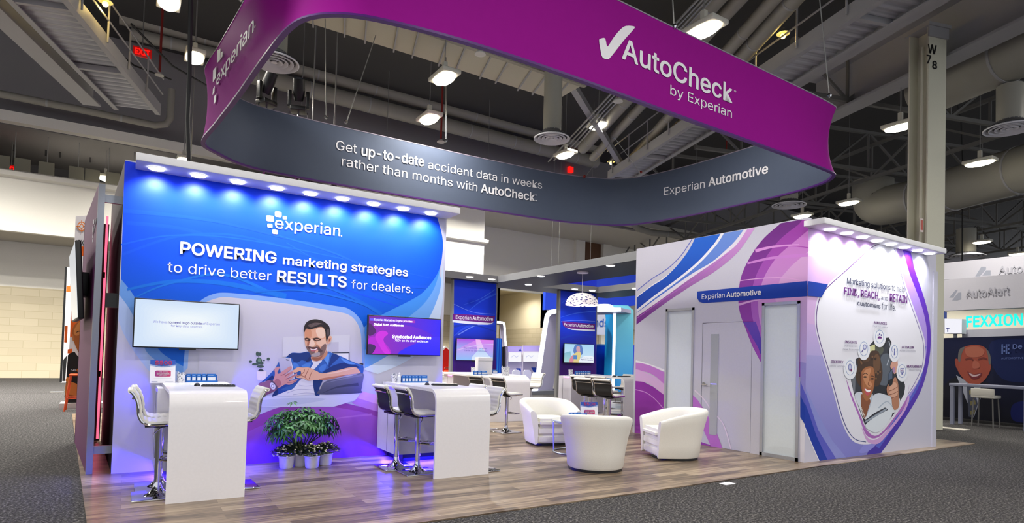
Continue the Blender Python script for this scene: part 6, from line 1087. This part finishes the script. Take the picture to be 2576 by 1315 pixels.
for x0, x1, s in ((1279, 1312, 'nearer the first pillar'), (1316, 1359, 'nearer the white arch')):
    a, b = FY(x0, 885, 21.3), FY(x1, 910, 21.3); t = thing('television', 'white glowing screen on the lilac demo wall '+s, 'television', ((a.x+b.x)/2, 21.3, 0)); local(MB().box(a.x, b.x, 21.3, 21.52, b.z, a.z), t).build('case', WHITE, t); art('screen', t, py(21.3), NY, [('#fafaff', [(x0+1, 886), (x1-1, 886), (x1-1, 909), (x0+1, 909)]), ('#c9cdf0', band([(x0+8, 898), (x0+14, 894), (x0+20, 898), (x0+26, 894)], 1.5))], SCREEN)
ch = thing('shell_chair', 'pale shell chair below the glowing screens, nearer the first pillar', 'chair', (0, 0, 0), 0, 'shell chairs'); MB().prism([(-.22, 0, .45), (.22, 0, .45), (.19, .03, .85), (.1, .04, .9), (-.1, .04, .9), (-.19, .03, .85)], [(-.22, .05, .45), (.22, .05, .45), (.19, .07, .85), (.1, .08, .9), (-.1, .08, .9), (-.19, .07, .85)]).box(-.22, .22, -.4, .05, .42, .46, 0, .015).build('shell', mat('shell_grey', '#c2c4d6', .5), ch)
for sx in (-1, 1):
    for sy in (-.35, .0): MB().tube([(sx*.15, sy, .42), (sx*.2, sy*1.15, 0)], .014, 6).build('leg', GREYM, ch)
q = FY(1301, 930, 20); zp = FY(1300, 990, 19.5).z; ch.location = (q.x, 20, zp); q2 = FY(1328, 930, 20.2); dup(ch, (q2.x, 20.2, zp), .1, 'pale shell chair below the glowing screens, nearer the white arch', 'shell chairs')
t, pl_ = card('demo_platform', 'low white platform under the shell chairs', 'step', 19.5, [(1262, 990), (1348, 990), (1348, 1004), (1262, 1004)], None, 3, '#d0cede')
t, pl_ = card('kiosk', 'slim blue kiosk with vertical stripes beside the first pillar', 'kiosk', 18.5, [(1249, 850), (1263, 851), (1259, 1005), (1245, 1005)], [('#0a50d8', [(1249, 850), (1263, 851), (1259, 1005), (1245, 1005)]), ('#2a86f4', [(1252, 852), (1255, 852), (1251, 1004), (1248, 1004)]), ('#2a86f4', [(1258, 852), (1260, 852), (1256, 1004), (1254, 1004)])], .5, '#0a50d8')
t, pl_ = card('kiosk', 'black and lilac kiosk edge between stripes and glowing screen', 'kiosk', 18.8, [(1264, 872), (1275, 870), (1275, 1003), (1264, 1003)], [('#121420', [(1264, 872), (1270, 871), (1270, 1003), (1264, 1003)]), ('#8f86a8', [(1270, 871), (1275, 870), (1275, 1003), (1270, 1003)])], .5, '#3a3848')
t, pl_ = card('display_hut', 'bright red gabled display hut seen past the blue wall end', 'display', 19, [(1110, 880), (1122, 870), (1134, 880), (1134, 1000), (1110, 1000)], [('#b81408', [(1112, 884), (1122, 874), (1134, 884), (1134, 935), (1110, 935)]), ('#c9b98c', [(1110, 955), (1134, 955), (1134, 1000), (1110, 1000)])], .3, '#d8d4cc'); MB().box(-.3, .3, -.4, 0, FY(1120, 937, 19).z-.05, FY(1120, 937, 19).z).build('shelf', mat('shelf_beige', '#e8dcc4', .5), t)
q = FY(1127, 930, 18.8); t = thing('toy_phone', 'orange telephone standing on the red hut shelf', 'telephone', (q.x, 18.8, FY(1120, 937, 19).z)); MB().box(-.14, .14, -.08, .08, 0, .09, 0, .03).build('body', mat('orange_plastic', '#e8541c', .4), t); MB().tube([(-.13, 0, .14), (-.1, 0, .18), (.1, 0, .18), (.13, 0, .14)], .03, 8).build('handset', mat('handset_dark', '#8c2410', .4), t)
# booths beyond the closet: white hanging signs, dark portrait wall
SGN = mat('hanging_white', '#c9c8d2', .6)
def sign_x(label, xx, pts, items, mark):
    W = [px_(xx)(*p) for p in pts]; c = sum(W, Vector())/len(W); t = thing('hanging_sign', label, 'hanging sign', c, 0); MB().prism([w-c for w in W], [w-c+Vector((.25, 0, 0)) for w in W]).build('fabric', SGN, t)
    lettering(t, px_(xx), NX, items, mat('sign_ghost_grey', '#b4b4bf', .6), 'lettering', .02); A = [('#9fa3b2', m) for m in mark]; art('logo_mark', t, px_(xx), NX, A)
    for w in (W[0], W[1]): MB().tube([w-c+Vector((.1, 0, 0)), w-c+Vector((.1, 0, 13-w.z))], .02, 6).build('hanger', WIRE, t)
    return t
G8 = T(2330, 640, 2.923)
sign_x('white hanging sign with a pale grey logo, the nearer and lower of the pair', 19.5, [(2335, 707.5), (2700, 676), (2700, 768), (2335, 783)], [('AutoAlert', (2430, 748), (2540, 739), 729, 'H', .02)], [G8([(168, 318), (215, 262), (232, 262), (200, 318)]), G8([(190, 338), (235, 280), (258, 278), (258, 330), (230, 338)])])
sign_x('white hanging sign with a grey logo, behind and above the other', 25, [(2370, 662), (2700, 628), (2700, 700), (2370, 703)], [('AutoAlert', (2513, 689), (2640, 680), 670, 'H', .02)], [G8([(360, 162), (405, 90), (440, 90), (440, 110), (395, 160)]), G8([(412, 156), (440, 116), (474, 116), (474, 154)])])
XD = FZ(2352, 1052).x
def wallx(name, label, cat, xx, pts, layers, depth=.3, body='#e8e6ee'): return card(name, label, cat, xx, pts, layers, depth, body, None, 'x')
dk = smooth([(2359, 1062), (2360, 870), (2364, 856), (2376, 850)], 4, False)+[(2700, 840), (2700, 1082), (2360, 1056)]
pf_ = px_(XD)
t, pl_ = wallx('portrait_wall', 'dark navy wall with a blurred portrait of a smiling man in a tie', 'booth wall', XD, dk, None, .4, '#10142c')
A = [(('#061038', '#04060f'), dk), ('#081848', smooth(G8([(480, 640), (719, 620), (900, 640), (900, 900), (600, 930), (480, 800)]), 4)), ('#0a1450', smooth(G8([(640, 1100), (800, 1080), (800, 1220), (640, 1220)]), 4)),
    ('#0b0d1a', smooth(G8([(120, 1000), (220, 900), (400, 940), (470, 960), (540, 1200), (120, 1200)]), 4)), ('#9296a4', G8([(220, 885), (300, 930), (400, 950), (400, 1060), (350, 1200), (300, 1080)])), ('#3c4050', G8([(300, 945), (345, 945), (380, 1100), (345, 1200), (310, 1190)])), ('#6e6848', G8([(315, 1000), (345, 990), (350, 1020), (318, 1030)])), ('#6e6848', G8([(322, 1080), (360, 1070), (368, 1100), (326, 1110)])), ('#6e6848', G8([(322, 1150), (362, 1140), (355, 1170), (326, 1180)])),
    ('#8f4436', smooth(G8([(235, 760), (250, 700), (300, 672), (380, 665), (440, 690), (470, 760), (475, 840), (440, 910), (390, 950), (320, 950), (265, 900), (230, 840)]), 5)), ('#8a4034', smooth(G8([(212, 775), (232, 770), (240, 840), (222, 830)]), 4)), ('#5c5a5a', smooth(G8([(235, 770), (245, 700), (285, 680), (262, 730), (250, 790)]), 4)), ('#5c5a5a', smooth(G8([(440, 690), (470, 730), (478, 800), (462, 800), (455, 740)]), 4)), ('#a05c4a', smooth(G8([(290, 690), (380, 675), (430, 710), (400, 750), (310, 750)]), 4)), ('#642c28', band(G8([(290, 772), (325, 764), (350, 778)]), 4)), ('#642c28', band(G8([(385, 772), (420, 760), (450, 770)]), 4)), ('#9c5646', smooth(G8([(350, 780), (385, 790), (395, 830), (345, 835)]), 4)), ('#66222c', smooth(G8([(305, 860), (350, 880), (410, 870), (390, 905), (340, 912)]), 4)), ('#b89ea2', smooth(G8([(315, 868), (355, 884), (402, 876), (380, 893), (340, 896)]), 4))]
for i in range(4):
    for j in range(5):
        if (i*3+j*2) % 4 < 3: A.append(('#5c6fa8', G8([(556+i*16, 660+j*15), (568+i*16, 659+j*15), (568+i*16, 670+j*15), (556+i*16, 671+j*15)])))
art('print', t, pl_, NX, A, step=.0012); lettering(t, pl_, NX, [('De', G8([(640, 695)])[0], G8([(710, 692)])[0], 640+660/2.923, 'H', .02), ('AUTOMOTIVE', G8([(556, 770)])[0], G8([(720, 767)])[0], 640+757/2.923, 'H', 0)], mat('ghost_blue', '#5c6ea8', .6), 'lettering', .04)
MB().add([tuple(pf_(*p)-t.location+Vector((dx, 0, 0))) for dx in (-.25, .2) for p in ((2352, 1052), (2700, 1084), (2700, 1078), (2352, 1046))], [(0, 1, 2, 3), (4, 7, 6, 5), (0, 4, 5, 1), (2, 6, 7, 3), (1, 5, 6, 2), (0, 3, 7, 4)]).build('plinth', mat('plinth_black', '#0c0b0c', .6), t)
t, pl_ = wallx('stub_partition', 'plain grey white panel between the closet wall and the dark portrait wall', 'wall panel', XD-.05, [(2345, 846), (2362, 846), (2357, 1054), (2345, 1053)], None, .3, '#c9c6bd')
t, pl_ = wallx('back_wall', 'bright white far wall below the white hanging signs', 'wall', XD+6, [(2345, 778), (2720, 765), (2720, 850), (2345, 850)], None, .3, '#f0ead6'); t['category'] = 'wall panel'
t, pl_ = wallx('blue_panel', 'small plain blue panel under the nearer white hanging sign', 'wall panel', XD+3, [(2345, 784), (2375, 783), (2375, 802), (2345, 802)], None, .2, '#1d3f94')
t, pl_ = wallx('light_box', 'white lit box sign ending in a blue letter T', 'sign', XD+.6, [(2376, 801), (2420, 802), (2420, 839), (2376, 839)], None, .3, '#f4f4fa'); art('screen', t, pl_, NX, [('#f6f6ff', [(2376.5, 801.5), (2419.5, 802.5), (2419.5, 838.5), (2376.5, 838.5)])], SCREEN); lettering(t, pl_, NX, [('T', (2380, 834.5), (2389, 834.5), 825, 'H', .03)], mat('letter_royal', '#1722a8', .5), 'lettering', .01); t, pl_ = wallx('stub_partition', 'grey stub wall beside the lit box sign', 'wall panel', XD+.7, [(2345, 803), (2376, 802), (2376, 838), (2345, 838)], None, .3, '#a9a69e')
t, pl_ = wallx('letter_sign', 'row of glowing turquoise letters over the dark portrait wall', 'sign', XD+.9, [(2420, 830), (2700, 818), (2700, 846), (2420, 850)], None, .2, '#c6c6d2'); lettering(t, pl_, NX, [('FEXXION', (2426, 822), (2570, 816), 796, 'H', .045)], mat('turquoise_glow', '#14d8cc', emit=.8), 'lettering', -.1)
# table and stool before the portrait wall
xt = XD-1.2; q0, q1 = px_(xt)(2400, 965), px_(xt)(2600, 975); zt_ = q0.z
t = thing('high_table', 'grey high table standing before the dark portrait wall', 'table', ((xt), (q0.y+q1.y)/2, 0)); MT = mat('table_grey', '#8b8fa4', .4)
local(MB().box(xt-.3, xt+.3, q1.y, q0.y, zt_-.05, zt_+.02, 0, .01), t).build('tabletop', MT, t)
for yy in (q0.y-.06, q1.y+.06):
    for xx in (xt-.25, xt+.25): local(MB().box(xx-.04, xx+.04, yy-.04, yy+.04, 0, zt_-.04), t).build('leg', MT, t)
q = px_(xt-.1)(2480, 985); t = thing('high_stool', 'pale stool tucked under the grey high table', 'stool', (xt-.1, q.y, 0)); zq = q.z-.12; MB().box(-.22, .22, -.25, .25, zq-.04, zq+.04, 0, .02).build('seat', mat('stool_pale', '#c9c6bd', .5), t); MB().box(-.22, -.17, -.25, .25, zq+.0, zq+.2, 0, .015).build('backrest', mat('stool_pale', '#c9c6bd', .5), t)
for sx in (-1, 1):
    for sy in (-1, 1): MB().tube([(sx*.17, sy*.2, zq-.03), (sx*.2, sy*.23, 0)], .015, 6).build('leg', STEELD, t)
for o in list(COL.objects):        # every thing rests at the top of its own family
    if o.type == 'EMPTY' and 'label' in o.keys() and not o['label']: o['label'] = o.name.replace('_', ' ')
